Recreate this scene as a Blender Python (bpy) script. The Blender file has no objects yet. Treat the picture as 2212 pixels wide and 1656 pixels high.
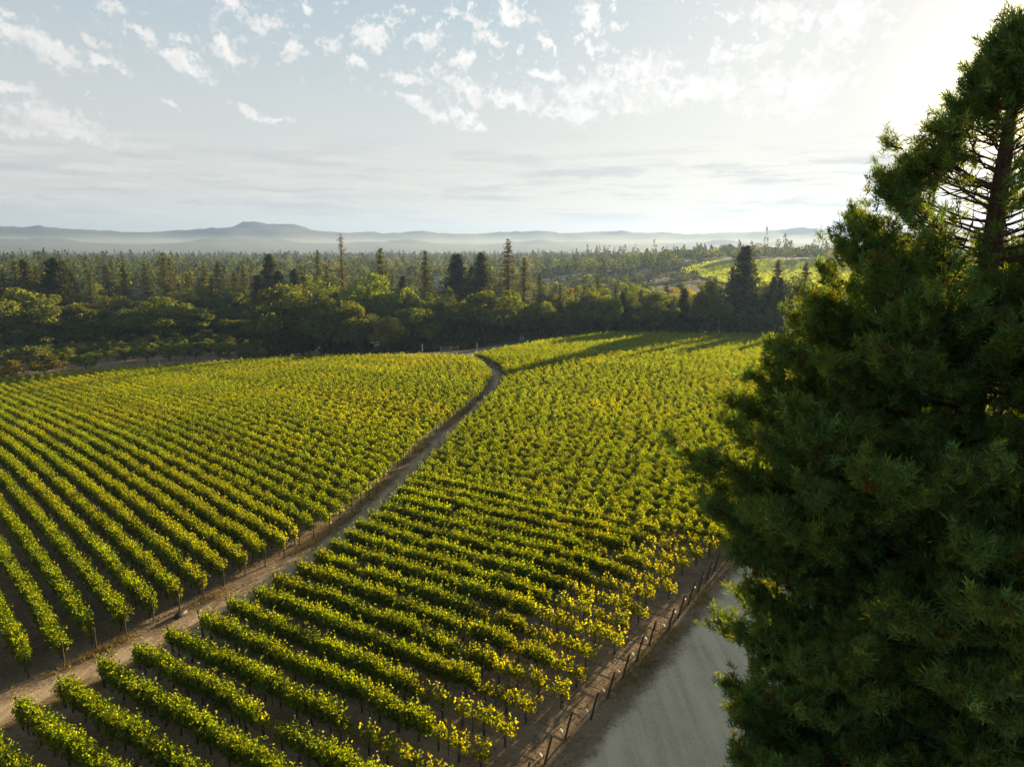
import bpy, math, random
import numpy as np
from mathutils import Vector, Matrix

# ------------------------------------------------------------------ camera
SC = bpy.context.scene
COL = SC.collection
PITCH = 11.1
FPX, CX, CY = 1494.0, 1105.5, 828.0        # focal length and centre in units of the photo at 2211 px width
CAMZ = 28.0
cam_data = bpy.data.cameras.new('camera')
cam = bpy.data.objects.new('camera', cam_data)
COL.objects.link(cam)
cam.location = (0, 0, CAMZ)
cam.rotation_euler = (math.radians(90 - PITCH), 0, 0)
cam_data.sensor_width = 36.0
cam_data.lens = FPX / 2211.0 * 36.0
cam_data.clip_start = 0.5
cam_data.clip_end = 30000
SC.camera = cam

# ------------------------------------------------------------------ light
SUN_AZ, SUN_EL = 35.5, 9.2
SUN_DIR = Vector((math.sin(math.radians(SUN_AZ)) * math.cos(math.radians(SUN_EL)),
                  math.cos(math.radians(SUN_AZ)) * math.cos(math.radians(SUN_EL)),
                  math.sin(math.radians(SUN_EL))))
sun_data = bpy.data.lights.new('sun', 'SUN')
sun_data.energy = 5.0
sun_data.angle = math.radians(0.6)
sun_data.color = (1.0, 0.755, 0.40)
sun = bpy.data.objects.new('sun', sun_data)
COL.objects.link(sun)
sun.rotation_euler = (-SUN_DIR).to_track_quat('-Z', 'Y').to_euler()
sun.location = (60, 80, 60)

SC.view_settings.view_transform = 'Standard'
SC.view_settings.look = 'None'
SC.view_settings.exposure = 1.8
SC.view_settings.gamma = 1.0
SC.render.engine = 'CYCLES'
cy = SC.cycles
cy.max_bounces = 6
cy.diffuse_bounces = 3
cy.glossy_bounces = 1
cy.transmission_bounces = 4
cy.transparent_max_bounces = 4
cy.volume_bounces = 0
cy.use_denoising = True
cy.sample_clamp_indirect = 4.0


class NT:
    """small node-tree helper"""
    def __init__(self, tree):
        self.t = tree
        self.n = tree.nodes
        self.l = tree.links

    def node(self, kind, **kw):
        nd = self.n.new(kind)
        for k, v in kw.items():
            setattr(nd, k, v)
        return nd

    def put(self, sock, v):
        if isinstance(v, bpy.types.NodeSocket):
            self.l.new(v, sock)
        elif v is not None:
            sock.default_value = v

    def math(self, op, a, b=None, c=None, clamp=False):
        nd = self.node('ShaderNodeMath', operation=op, use_clamp=clamp)
        for s, v in zip(nd.inputs, (a, b, c)):
            self.put(s, v)
        return nd.outputs[0]

    def vmath(self, op, a, b=None, out=0):
        nd = self.node('ShaderNodeVectorMath', operation=op)
        self.put(nd.inputs[0], a)
        if b is not None:
            self.put(nd.inputs[1], b)
        return nd.outputs[out]

    def mix(self, fac, a, b, blend='MIX'):
        nd = self.node('ShaderNodeMix', data_type='RGBA', blend_type=blend)
        self.put(nd.inputs[0], fac)
        self.put(nd.inputs[6], a)
        self.put(nd.inputs[7], b)
        return nd.outputs[2]

    def noise(self, vec, scale, detail=4, rough=0.55, dist=0.0):
        nd = self.node('ShaderNodeTexNoise')
        if vec is not None:
            self.put(nd.inputs['Vector'], vec)
        nd.inputs['Scale'].default_value = scale
        nd.inputs['Detail'].default_value = detail
        nd.inputs['Roughness'].default_value = rough
        nd.inputs['Distortion'].default_value = dist
        return nd.outputs[0]

    def ramp(self, fac, stops):
        nd = self.node('ShaderNodeValToRGB')
        e = nd.color_ramp.elements
        while len(e) < len(stops):
            e.new(0.5)
        for el, (p, c) in zip(e, stops):
            el.position = p
            el.color = c if len(c) == 4 else (*c, 1)
        self.put(nd.inputs[0], fac)
        return nd.outputs[0]

    def remap(self, v, a, b, c=0.0, d=1.0, smooth=True):
        nd = self.node('ShaderNodeMapRange', interpolation_type='SMOOTHSTEP' if smooth else 'LINEAR')
        for s, x in zip(nd.inputs[:5], (v, a, b, c, d)):
            self.put(s, x)
        return nd.outputs[0]


# ------------------------------------------------------------------ pixel -> direction
TH = math.radians(PITCH)


def ray(u, v):
    x = (u - CX) / FPX
    y = (CY - v) / FPX
    d = np.array([x, math.cos(TH) + y * math.sin(TH), -math.sin(TH) + y * math.cos(TH)])
    return d / np.linalg.norm(d)


def azel(u, v):
    d = ray(u, v)
    return math.degrees(math.atan2(d[0], d[1])), math.degrees(math.asin(d[2]))


# ------------------------------------------------------------------ sky
W = bpy.data.worlds.new('World')
SC.world = W
W.use_nodes = True
w = NT(W.node_tree)
w.n.clear()
SKY_STRENGTH = 0.10
sky = w.node('ShaderNodeTexSky', sky_type='NISHITA', sun_disc=False)
sky.sun_elevation = math.radians(SUN_EL)
sky.sun_rotation = math.radians(SUN_AZ)
sky.air_density = 1.0
sky.dust_density = 2.0
sky.ozone_density = 1.0
tc = w.node('ShaderNodeTexCoord')
sep = w.node('ShaderNodeSeparateXYZ')
w.put(sep.inputs[0], tc.outputs['Generated'])
sx, sy, sz = sep.outputs
DEG = 180 / math.pi
az = w.math('MULTIPLY', w.math('ARCTAN2', sx, sy), DEG)
el = w.math('MULTIPLY', w.math('ARCSINE', sz), DEG)
comb = w.node('ShaderNodeCombineXYZ')
w.put(comb.inputs[0], az)
w.put(comb.inputs[1], el)
AE = comb.outputs[0]
# edges of the clouds are broken up by noise before they are measured
nz = w.node('ShaderNodeTexNoise')
w.put(nz.inputs['Vector'], AE)
nz.inputs['Scale'].default_value = 0.45
nz.inputs['Detail'].default_value = 5
nz.inputs['Roughness'].default_value = 0.62
warp = w.vmath('MULTIPLY', w.vmath('SUBTRACT', nz.outputs['Color'], (0.5, 0.5, 0.5)), (4.2, 3.0, 0))
AEW = w.vmath('ADD', AE, warp)
AEL = w.vmath('ADD', AE, w.vmath('MULTIPLY', warp, (1.2, 0.22, 0)))
# the single clouds: centre in the sky (photo u, v), half axes (px), tilt (deg), as directions in azimuth and elevation
CLOUDS = [
    (60, 88, 75, 30, -25), (120, 118, 70, 22, -22), (225, 140, 45, 16, -15), (30, 188, 55, 18, -22), (15, 22, 28, 10, -20),
    (120, 270, 135, 34, -8), (30, 255, 50, 22, -20), (45, 292, 40, 10, -10), (200, 93, 22, 16, -30), (300, 78, 48, 13, -20), (385, 92, 32, 12, -25),
    (395, 135, 75, 18, -22), (485, 108, 44, 22, -15), (500, 12, 40, 24, -20), (240, 12, 26, 14, -20), (580, 52, 34, 24, -10), (635, 102, 34, 20, -5),
    (625, 128, 24, 12, -10), (670, 18, 22, 14, -30), (720, 106, 26, 16, 0), (800, 80, 52, 36, -8), (836, 40, 20, 13, -10), (775, 137, 26, 15, -20),
    (545, 247, 60, 13, -12), (600, 252, 26, 9, -15), (510, 20, 18, 10, -30), (365, 222, 20, 6, -15), (185, 213, 14, 6, -15),
    (935, 92, 38, 28, -15), (975, 22, 26, 16, -10), (1020, 42, 28, 20, -20), (1000, 132, 30, 34, -40), (1095, 20, 40, 22, -10), (1040, 82, 40, 22, -20),
    (1280, 40, 38, 30, -40), (1120, 40, 50, 26, -10), (1085, 90, 24, 14, -10), (1180, 98, 30, 14, -35), (1335, 55, 34, 12, -10), (1300, 105, 20, 14, -40),
    (880, 172, 70, 12, -5), (1010, 195, 95, 28, -18), (920, 240, 90, 18, -20), (1110, 215, 110, 26, -8), (1000, 250, 60, 22, -25), (1180, 170, 60, 14, -5),
    (1280, 190, 110, 34, 8), (1400, 150, 90, 40, 5), (1240, 240, 90, 30, -8), (1520, 190, 130, 34, 4), (1690, 30, 90, 30, -5), (1650, 100, 60, 24, 20),
    (1790, 120, 70, 30, 20), (1400, 210, 140, 40, 2), (1700, 200, 150, 60, 5), (1560, 130, 60, 12, 0), (1840, 40, 70, 60, 0),
]
dmin = None
for (u, v, a, b, t) in CLOUDS:
    ca, ce = azel(u, v)
    sc_ = DEG / FPX * 0.93
    mp = w.node('ShaderNodeMapping', vector_type='TEXTURE')
    mp.inputs['Location'].default_value = (ca, ce, 0)
    mp.inputs['Rotation'].default_value = (0, 0, math.radians(t))
    mp.inputs['Scale'].default_value = (a * sc_ * 1.14, b * sc_ * 1.14, 1)
    w.put(mp.inputs[0], AEW)
    ln = w.vmath('LENGTH', mp.outputs[0], out=1)
    dmin = ln if dmin is None else w.math('SMOOTH_MIN', dmin, ln, 0.12)
n_hi = w.noise(AE, 1.25, 8, 0.68)
n_lo = w.noise(AE, 0.22, 3, 0.5)
body = w.math('ADD', w.math('SUBTRACT', 0.85, dmin), w.math('MULTIPLY', w.math('SUBTRACT', n_hi, 0.5), 2.5))
cl_a = w.remap(body, 0.0, 0.80)
# loose scattered puffs high up
puff_zone = w.math('MULTIPLY', w.remap(el, 10.0, 15.0), w.remap(az, -30.0, 4.0, 0.35, 1.0))
puff = w.math('MULTIPLY', w.remap(w.math('ADD', w.math('MULTIPLY', w.noise(AE, 0.95, 7, 0.62), 0.75), w.math('MULTIPLY', n_lo, 0.25)), 0.54, 0.63), puff_zone)
# thin level streaks low over the hills
mpS = w.node('ShaderNodeMapping')
mpS.inputs['Scale'].default_value = (0.16, 1.5, 1)
mpS.inputs['Location'].default_value = (3.1, 1.7, 0)
w.put(mpS.inputs[0], AEL)
n_st = w.noise(mpS.outputs[0], 1.0, 7, 0.62)
st_zone = w.math('MULTIPLY', w.remap(el, 1.2, 3.0), w.remap(el, 9.5, 5.0))
streak = w.math('MULTIPLY', w.remap(n_st, 0.46, 0.66), st_zone)
mpD = w.node('ShaderNodeMapping')
mpD.inputs['Scale'].default_value = (0.10, 1.05, 1)
mpD.inputs['Location'].default_value = (11.0, 4.2, 0)
w.put(mpD.inputs[0], AEL)
n_dk = w.noise(mpD.outputs[0], 1.0, 7, 0.62)
dark_streak = w.math('MULTIPLY', w.remap(n_dk, 0.47, 0.64), st_zone)

# clear sky: the physical sky, evened out by thin high haze; glow round the sun
cosang = w.vmath('DOT_PRODUCT', tc.outputs['Generated'], tuple(SUN_DIR), out=1)
ang = w.math('MULTIPLY', w.math('ARCCOSINE', w.math('MINIMUM', cosang, 1.0)), DEG)
S = 0.287 / SKY_STRENGTH        # the picture is exposed 1.8 stops up for the shade
blue = w.mix(w.remap(el, 3.0, 26.0), (0.69 * S, 0.685 * S, 0.655 * S, 1), (0.365 * S, 0.52 * S, 0.615 * S, 1))
base = w.mix(0.06, blue, sky.outputs[0])
g1 = w.remap(ang, 47.0, 5.0)
g1 = w.math('POWER', g1, 1.5)
base = w.mix(w.math('MULTIPLY', g1, 0.9), base, (0.84 * S, 0.84 * S, 0.82 * S, 1))
g2 = w.math('POWER', w.remap(ang, 13.0, 0.0), 2.0)
base = w.mix(g2, base, (3.0 * S, 2.5 * S, 1.7 * S, 1))
# clouds: bright body, grey where thick
lit = w.mix(w.remap(ang, 75.0, 20.0), (0.97 * S, 0.945 * S, 0.90 * S, 1), (1.15 * S, 1.12 * S, 1.07 * S, 1))
thick = w.remap(w.math('ADD', w.noise(AEW, 0.5, 4, 0.6), w.math('MULTIPLY', body, 0.22)), 0.50, 0.85)
cloud_col = w.mix(w.math('MULTIPLY', thick, 0.5), lit, (0.62 * S, 0.62 * S, 0.62 * S, 1))
c1 = w.mix(w.math('MULTIPLY', cl_a, 0.93), base, cloud_col)
c1 = w.mix(w.math('MULTIPLY', puff, 0.75), c1, lit)
c1 = w.mix(w.math('MULTIPLY', streak, 0.7), c1, (0.86 * S, 0.82 * S, 0.77 * S, 1))
c1 = w.mix(w.math('MULTIPLY', dark_streak, 0.75), c1, (0.56 * S, 0.56 * S, 0.57 * S, 1))
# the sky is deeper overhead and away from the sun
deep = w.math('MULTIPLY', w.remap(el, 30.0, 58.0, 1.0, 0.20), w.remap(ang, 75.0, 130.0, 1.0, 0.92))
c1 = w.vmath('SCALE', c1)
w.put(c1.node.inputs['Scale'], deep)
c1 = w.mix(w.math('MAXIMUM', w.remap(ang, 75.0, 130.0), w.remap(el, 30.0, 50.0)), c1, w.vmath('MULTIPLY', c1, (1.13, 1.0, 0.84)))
# below the horizon
c1 = w.mix(w.remap(el, -0.5, -4.0), c1, (0.25 * S, 0.24 * S, 0.2 * S, 1))
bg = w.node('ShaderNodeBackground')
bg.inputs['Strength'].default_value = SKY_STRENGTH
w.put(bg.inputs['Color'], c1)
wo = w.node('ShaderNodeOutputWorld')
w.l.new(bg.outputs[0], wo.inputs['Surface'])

# ------------------------------------------------------------------ helpers for meshes and objects
RNG = np.random.default_rng(11)
random.seed(5)


class Geo:
    """collects quads and triangles, builds one mesh"""
    def __init__(self):
        self.v, self.q, self.t, self.qc, self.tc, self.n = [], [], [], [], [], 0

    def add(self, v, f, c):
        v = np.asarray(v, np.float32).reshape(-1, 3)
        f = np.asarray(f, np.int64)
        c = np.asarray(c, np.float32)
        if c.ndim == 1:
            c = np.broadcast_to(c, (len(f), 3))
        (self.q if f.shape[1] == 4 else self.t).append(f + self.n)
        (self.qc if f.shape[1] == 4 else self.tc).append(c)
        self.v.append(v)
        self.n += len(v)

    def tube(self, pts, radii, c, n=6, cap=True):
        pts = np.asarray(pts, float)
        radii = np.broadcast_to(np.asarray(radii, float), (len(pts),))
        tan = np.gradient(pts, axis=0)
        tan /= np.linalg.norm(tan, axis=1)[:, None] + 1e-9
        ref = np.array([0, 0, 1.0]) if abs(tan[0][2]) < 0.8 else np.array([1.0, 0, 0])
        a = np.cross(tan, ref)
        a /= np.linalg.norm(a, axis=1)[:, None] + 1e-9
        b = np.cross(tan, a)
        ph = np.linspace(0, 2 * np.pi, n, endpoint=False)
        ring = pts[:, None, :] + radii[:, None, None] * (np.cos(ph)[None, :, None] * a[:, None, :] + np.sin(ph)[None, :, None] * b[:, None, :])
        i = np.arange(len(pts) - 1)[:, None] * n
        j = np.arange(n)[None, :]
        f = np.stack([i + j, i + (j + 1) % n, i + n + (j + 1) % n, i + n + j], -1).reshape(-1, 4)
        self.add(ring, f, c)
        if cap:
            k = len(pts) * n
            tip = np.vstack([ring[-1], pts[-1][None]])
            self.add(tip, np.stack([np.arange(n), (np.arange(n) + 1) % n, np.full(n, n)], -1), c)

    def box(self, lo, hi, c):
        x0, y0, z0 = lo
        x1, y1, z1 = hi
        v = [(x0, y0, z0), (x1, y0, z0), (x1, y1, z0), (x0, y1, z0), (x0, y0, z1), (x1, y0, z1), (x1, y1, z1), (x0, y1, z1)]
        f = [(0, 3, 2, 1), (4, 5, 6, 7), (0, 1, 5, 4), (1, 2, 6, 5), (2, 3, 7, 6), (3, 0, 4, 7)]
        self.add(v, f, c)

    def mesh(self, name, mats, smooth=False):
        me = bpy.data.meshes.new(name)
        v = np.concatenate(self.v)
        q = np.concatenate(self.q) if self.q else np.zeros((0, 4), np.int64)
        t = np.concatenate(self.t) if self.t else np.zeros((0, 3), np.int64)
        cols = np.concatenate(self.qc + self.tc) if (self.qc or self.tc) else np.zeros((0, 3))
        me.vertices.add(len(v))
        me.vertices.foreach_set('co', v.ravel())
        me.loops.add(q.size + t.size)
        me.loops.foreach_set('vertex_index', np.concatenate([q.ravel(), t.ravel()]).astype(np.int32))
        me.polygons.add(len(q) + len(t))
        st = np.concatenate([np.arange(len(q)) * 4, q.size + np.arange(len(t)) * 3]).astype(np.int32)
        me.polygons.foreach_set('loop_start', st)
        me.update(calc_edges=True)
        if smooth:
            me.polygons.foreach_set('use_smooth', np.ones(len(st), bool))
        at = me.attributes.new('Col', 'FLOAT_COLOR', 'FACE')
        at.data.foreach_set('color', np.hstack([cols, np.ones((len(cols), 1))]).astype(np.float32).ravel())
        for m in (mats if isinstance(mats, (list, tuple)) else [mats]):
            me.materials.append(m)
        return me


def obj(name, me, parent=None, loc=(0, 0, 0), rot=(0, 0, 0)):
    o = bpy.data.objects.new(name, me)
    COL.objects.link(o)
    o.location = loc
    o.rotation_euler = rot
    if parent is not None:
        o.parent = parent
    return o


def tag(o, label=None, category=None, group=None, kind=None):
    for k, v in (('label', label), ('category', category), ('group', group), ('kind', kind)):
        if v:
            o[k] = v
    return o


def thing(name, label, category, loc=(0, 0, 0), rz=0.0, group=None):
    return tag(obj(name, None, None, loc, (0, 0, rz)), label, category, group)


def unit(v):
    return v / (np.linalg.norm(v, axis=-1, keepdims=True) + 1e-9)


def leaves(g, c, size, cols, rng, up=0.0, aspect=0.8):
    """one diamond-shaped leaf (quad) at each centre, randomly turned"""
    n = len(c)
    nrm = rng.normal(size=(n, 3))
    nrm[:, 2] += up
    nrm = unit(nrm)
    a = unit(np.cross(nrm, rng.normal(size=(n, 3))))
    b = np.cross(nrm, a)
    s = np.asarray(size)[:, None] * 0.5 if np.ndim(size) else size * 0.5
    k = rng.uniform(-0.25, 0.25, (n, 1))
    v = np.stack([c + a * s, c + b * s * aspect + a * s * k, c - a * s, c - b * s * aspect + a * s * k], 1)
    g.add(v.reshape(-1, 3), np.arange(n * 4).reshape(-1, 4), cols)


def vary(base, n, rng, amt=0.25, hue=0.12):
    base = np.asarray(base, float)
    k = np.exp(rng.normal(0, amt, (n, 1)))
    h = rng.normal(0, hue, (n, 1))
    return np.clip(base[None] * k * np.hstack([1 + h, np.ones((n, 1)), 1 - h]), 0.002, 1)


# ------------------------------------------------------------------ materials
def leaf_material(name, trans=0.5, tcol=(2.2, 2.0, 0.6), gloss=0.06, rand=0.25, tint=(1, 1, 1), rough=0.4):
    m = bpy.data.materials.new(name)
    m.use_nodes = True
    k = NT(m.node_tree)
    k.n.clear()
    at = k.node('ShaderNodeAttribute', attribute_name='Col')
    oi = k.node('ShaderNodeObjectInfo')
    f = k.remap(oi.outputs['Random'], 0, 1, 1 - rand, 1 + rand, smooth=False)
    sc = k.vmath('SCALE', at.outputs['Color'])
    nd = sc.node
    k.put(nd.inputs['Scale'], f)
    col = k.vmath('MULTIPLY', sc, tint)
    d = k.node('ShaderNodeBsdfDiffuse')
    k.put(d.inputs[0], col)
    t = k.node('ShaderNodeBsdfTranslucent')
    k.put(t.inputs[0], k.vmath('MULTIPLY', col, tcol))
    mx = k.node('ShaderNodeMixShader')
    mx.inputs[0].default_value = trans
    k.l.new(d.outputs[0], mx.inputs[1])
    k.l.new(t.outputs[0], mx.inputs[2])
    gl = k.node('ShaderNodeBsdfGlossy')
    gl.inputs['Roughness'].default_value = rough
    gl.inputs['Color'].default_value = (0.9, 0.95, 0.9, 1)
    m2 = k.node('ShaderNodeMixShader')
    m2.inputs[0].default_value = gloss
    k.l.new(mx.outputs[0], m2.inputs[1])
    k.l.new(gl.outputs[0], m2.inputs[2])
    o = k.node('ShaderNodeOutputMaterial')
    k.l.new(m2.outputs[0], o.inputs[0])
    return m


def plain_material(name, col, rough=0.85, noise=(6.0, 0.35), bump=0.0):
    m = bpy.data.materials.new(name)
    m.use_nodes = True
    k = NT(m.node_tree)
    p = k.n['Principled BSDF']
    tcn = k.node('ShaderNodeTexCoord')
    n = k.noise(tcn.outputs['Object'], noise[0], 5, 0.6)
    a = tuple(c * (1 - noise[1]) for c in col)
    b = tuple(min(1, c * (1 + noise[1])) for c in col)
    k.put(p.inputs['Base Color'], k.ramp(n, [(0.3, a), (0.7, b)]))
    p.inputs['Roughness'].default_value = rough
    if bump:
        bp = k.node('ShaderNodeBump')
        bp.inputs['Strength'].default_value = bump
        k.put(bp.inputs['Height'], n)
        k.l.new(bp.outputs[0], p.inputs['Normal'])
    return m


M_VINE = leaf_material('vine_leaf', 0.58, (4.0, 3.15, 0.2), 0.008, 0.18, rough=0.4)
M_OAK = leaf_material('oak_leaf', 0.40, (2.6, 2.1, 0.35), 0.01, 0.25)
M_PALE = leaf_material('pale_oak_leaf', 0.35, (2.2, 1.9, 0.5), 0.01, 0.2, (1.2, 1.12, 1.5))
M_GOLD = leaf_material('golden_leaf', 0.45, (2.2, 1.8, 0.4), 0.02, 0.15, (2.1, 1.55, 0.6))
M_BRIGHT = leaf_material('bright_green_leaf', 0.42, (2.3, 2.0, 0.4), 0.01, 0.15, (1.2, 1.3, 0.9))
M_CON = leaf_material('conifer_needle', 0.32, (2.8, 2.0, 0.5), 0.01, 0.25)
M_CONB = leaf_material('brownish_conifer_needle', 0.34, (2.6, 2.1, 0.5), 0.01, 0.2, (1.22, 1.08, 0.9))
M_SEQ = leaf_material('sequoia_needle', 0.34, (3.0, 2.1, 0.4), 0.015, 0.0)
M_LITTER = leaf_material('dry_litter', 0.2, (1.2, 1.1, 1.0), 0.0, 0.0)
M_BARK = plain_material('bark', (0.085, 0.062, 0.045), 0.95, (3.0, 0.5), 0.5)
M_REDBARK = plain_material('red_bark', (0.080, 0.050, 0.036), 0.95, (2.0, 0.5), 0.5)
M_GREYBARK = plain_material('grey_bark', (0.20, 0.18, 0.16), 0.95, (3.0, 0.4), 0.4)
M_STAKE = plain_material('dark_stake', (0.035, 0.026, 0.020), 0.9, (8.0, 0.4))
M_POST = plain_material('weathered_post', (0.060, 0.045, 0.036), 0.95, (5.0, 0.4))
M_HOSE = plain_material('black_hose', (0.018, 0.018, 0.018), 0.6)
M_WHITE = plain_material('white_plastic', (0.75, 0.75, 0.72), 0.5, (4.0, 0.06))
M_PALEWOOD = plain_material('pale_wood', (0.42, 0.37, 0.31), 0.9)


# ------------------------------------------------------------------ the land
def sstep(a, b, x):
    t = np.clip((x - a) / (b - a), 0, 1)
    return t * t * (3 - 2 * t)


def zt(X, Y):
    """height of the land"""
    X = np.asarray(X, float)
    Y = np.asarray(Y, float)
    r = np.hypot(X, Y)
    a = np.degrees(np.arctan2(X, Y))
    s = -.8 * X + .6 * Y
    d = .08 * 12 * np.logaddexp(0, (s - 103) / 12)
    q = .577 * X + .817 * Y
    d2 = .042 * 15 * np.logaddexp(0, (q - 158) / 15)
    z = -15 * np.tanh((d + d2 * sstep(-60, 20, X)) / 15)
    z = z - 4.5 * sstep(207, 262, r) * sstep(1, -6, a) * sstep(-25, -17, a)
    z = z + (-6 - z) * sstep(330, 620, r)
    sg = np.where(a < 18, 12., 30.)
    z = z + 22 * np.exp(-((r - 950) / 230.) ** 2 * np.where(r < 950, 1, .25)) * np.exp(-((a - 18) / sg) ** 2) * sstep(280, 420, r)
    z = z + 9 * np.exp(-((r - 1000) / 300.) ** 2) * np.exp(-((a + 36) / 9.) ** 2)
    return z


def hit(u, v, dz=0.0):
    """where the sight line through a photo point meets the land (plus dz)"""
    d = ray(u, v)
    d = d / np.hypot(d[0], d[1])
    r = np.arange(20, 2500, .5)
    k = np.argmax(CAMZ + d[2] * r < zt(d[0] * r, d[1] * r) + dz)
    return d[0] * r[k], d[1] * r[k]


def ground_material():
    m = bpy.data.materials.new('dry_soil')
    m.use_nodes = True
    k = NT(m.node_tree)
    p = k.n['Principled BSDF']
    g = k.node('ShaderNodeNewGeometry')
    pos = g.outputs['Position']
    n1 = k.noise(pos, 0.35, 8, 0.65)
    n2 = k.noise(pos, 3.5, 6, 0.7)
    n3 = k.noise(pos, 0.05, 4, 0.5)
    c = k.ramp(n1, [(0.30, (0.16, 0.117, 0.084)), (0.52, (0.25, 0.185, 0.132)), (0.75, (0.35, 0.262, 0.187))])
    c = k.mix(k.remap(n2, 0.52, 0.68), c, (0.33, 0.24, 0.14, 1))
    c = k.mix(k.math('MULTIPLY', k.remap(n2, 0.46, 0.34), 0.6), c, (0.055, 0.042, 0.030, 1))
    sp = k.node('ShaderNodeSeparateXYZ')
    k.put(sp.inputs[0], pos)
    rad = k.vmath('LENGTH', pos, out=1)
    # litter and brush under the wood; dry grass under the orchard
    rad = k.math('ADD', rad, k.math('MULTIPLY', k.remap(sp.outputs[0], -90.0, -30.0), 85.0))
    far = k.remap(k.math('ADD', rad, k.math('MULTIPLY', n1, 20.0)), 318.0, 338.0)
    fc = k.ramp(n3, [(0.35, (0.028, 0.042, 0.014)), (0.65, (0.055, 0.066, 0.024))])
    c = k.mix(far, c, fc)
    k.put(p.inputs['Base Color'], c)
    p.inputs['Roughness'].default_value = 1.0
    p.inputs['Specular IOR Level'].default_value = 0.1
    b = k.node('ShaderNodeBump')
    b.inputs['Strength'].default_value = 0.7
    b.inputs['Distance'].default_value = 0.25
    k.put(b.inputs['Height'], k.math('ADD', n1, k.math('MULTIPLY', n2, 0.5)))
    k.l.new(b.outputs[0], p.inputs['Normal'])
    return m


def build_ground():
    g = Geo()
    r = np.concatenate([[0.01], np.geomspace(6, 9500, 190)])
    a = np.radians(np.linspace(0, 360, 300, endpoint=False))
    R, A = np.meshgrid(r, a, indexing='ij')
    X, Y = R * np.sin(A), R * np.cos(A)
    Z = zt(X, Y)
    n = len(a)
    i = np.arange(len(r) - 1)[:, None] * n
    j = np.arange(n)[None]
    f = np.stack([i + j, i + n + j, i + n + (j + 1) % n, i + (j + 1) % n], -1).reshape(-1, 4)
    g.add(np.stack([X, Y, Z], -1), f, (0.2, 0.15, 0.1))
    tag(obj('ground', g.mesh('ground', ground_material(), True)), kind='structure')


def smooth_line(pts, step):
    pts = np.asarray(pts, float)
    for _ in range(3):
        q = np.empty((2 * len(pts), 2))
        q[0::2] = pts
        q[1::2] = pts
        a = pts[:-1] * .75 + pts[1:] * .25
        b = pts[:-1] * .25 + pts[1:] * .75
        pts = np.vstack([pts[:1], np.stack([a, b], 1).reshape(-1, 2), pts[-1:]])
    d = np.concatenate([[0], np.cumsum(np.hypot(*np.diff(pts, axis=0).T))])
    t = np.arange(0, d[-1], step)
    return np.stack([np.interp(t, d, pts[:, 0]), np.interp(t, d, pts[:, 1])], 1)


def strip(name, mid, halfl, halfr, lift, mat):
    """a sheet laid on the land along a line, with an uneven edge"""
    t = unit(np.gradient(mid, axis=0))
    nr = np.stack([t[:, 1], -t[:, 0]], 1)
    rng = np.random.default_rng(3)
    m = len(mid)
    wob = lambda: np.convolve(rng.normal(0, 1, m + 8), np.ones(9) / 9, 'valid') * 0.45
    ks = np.linspace(-1, 1, 9)
    L = halfl + wob()
    Rr = halfr + wob()
    rows = [mid + nr * (np.where(k < 0, L, Rr) * k)[:, None] for k in ks]
    P = np.stack(rows, 1)
    Z = zt(P[..., 0], P[..., 1]) + lift
    V = np.concatenate([P, Z[..., None]], -1)
    i = np.arange(m - 1)[:, None] * 9
    j = np.arange(8)[None]
    f = np.stack([i + j, i + j + 1, i + 9 + j + 1, i + 9 + j], -1).reshape(-1, 4)
    g = Geo()
    g.add(V, f, (0.3, 0.3, 0.3))
    me = g.mesh(name, mat, True)
    ed = np.stack([(1 - abs(k)) * (L if k < 0 else Rr) for k in ks], 1).ravel()
    at = me.attributes.new('edge', 'FLOAT', 'POINT')
    at.data.foreach_set('value', ed.astype(np.float32))
    return tag(obj(name, me), kind='structure')


# the dirt path: its left edge, then its right edge (metres)
PATH_L = [(-44, 24), (-38.2, 32.2), (-32.0, 40.9), (-27.0, 48.2), (-23.2, 55.4), (-20.4, 60.6), (-17.8, 67.3), (-16.4, 75.5), (-15.1, 84), (-13.1, 96), (-10.9, 106), (-8.5, 117),
          (-6.0, 130), (-4.6, 141), (-4.7, 152), (-6.8, 164), (-10.4, 176), (-15.0, 187), (-20.0, 199)]
PATH_R = [(-39.0, 24), (-33.2, 31.2), (-27.4, 39.4), (-23.4, 45.2), (-18.9, 53.3), (-16.2, 60.5), (-13.8, 68.3), (-12.3, 76.6), (-11.0, 85), (-9.1, 96), (-7.6, 106), (-5.4, 117),
          (-3.1, 130), (-1.9, 141), (-1.8, 152), (-3.6, 164), (-7.1, 176), (-11.6, 187), (-16.5, 199)]
# end posts along the gravel road
ROAD_DIR = np.array([.569, .822])
POST0 = np.array([2.1, 33.3])


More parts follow.
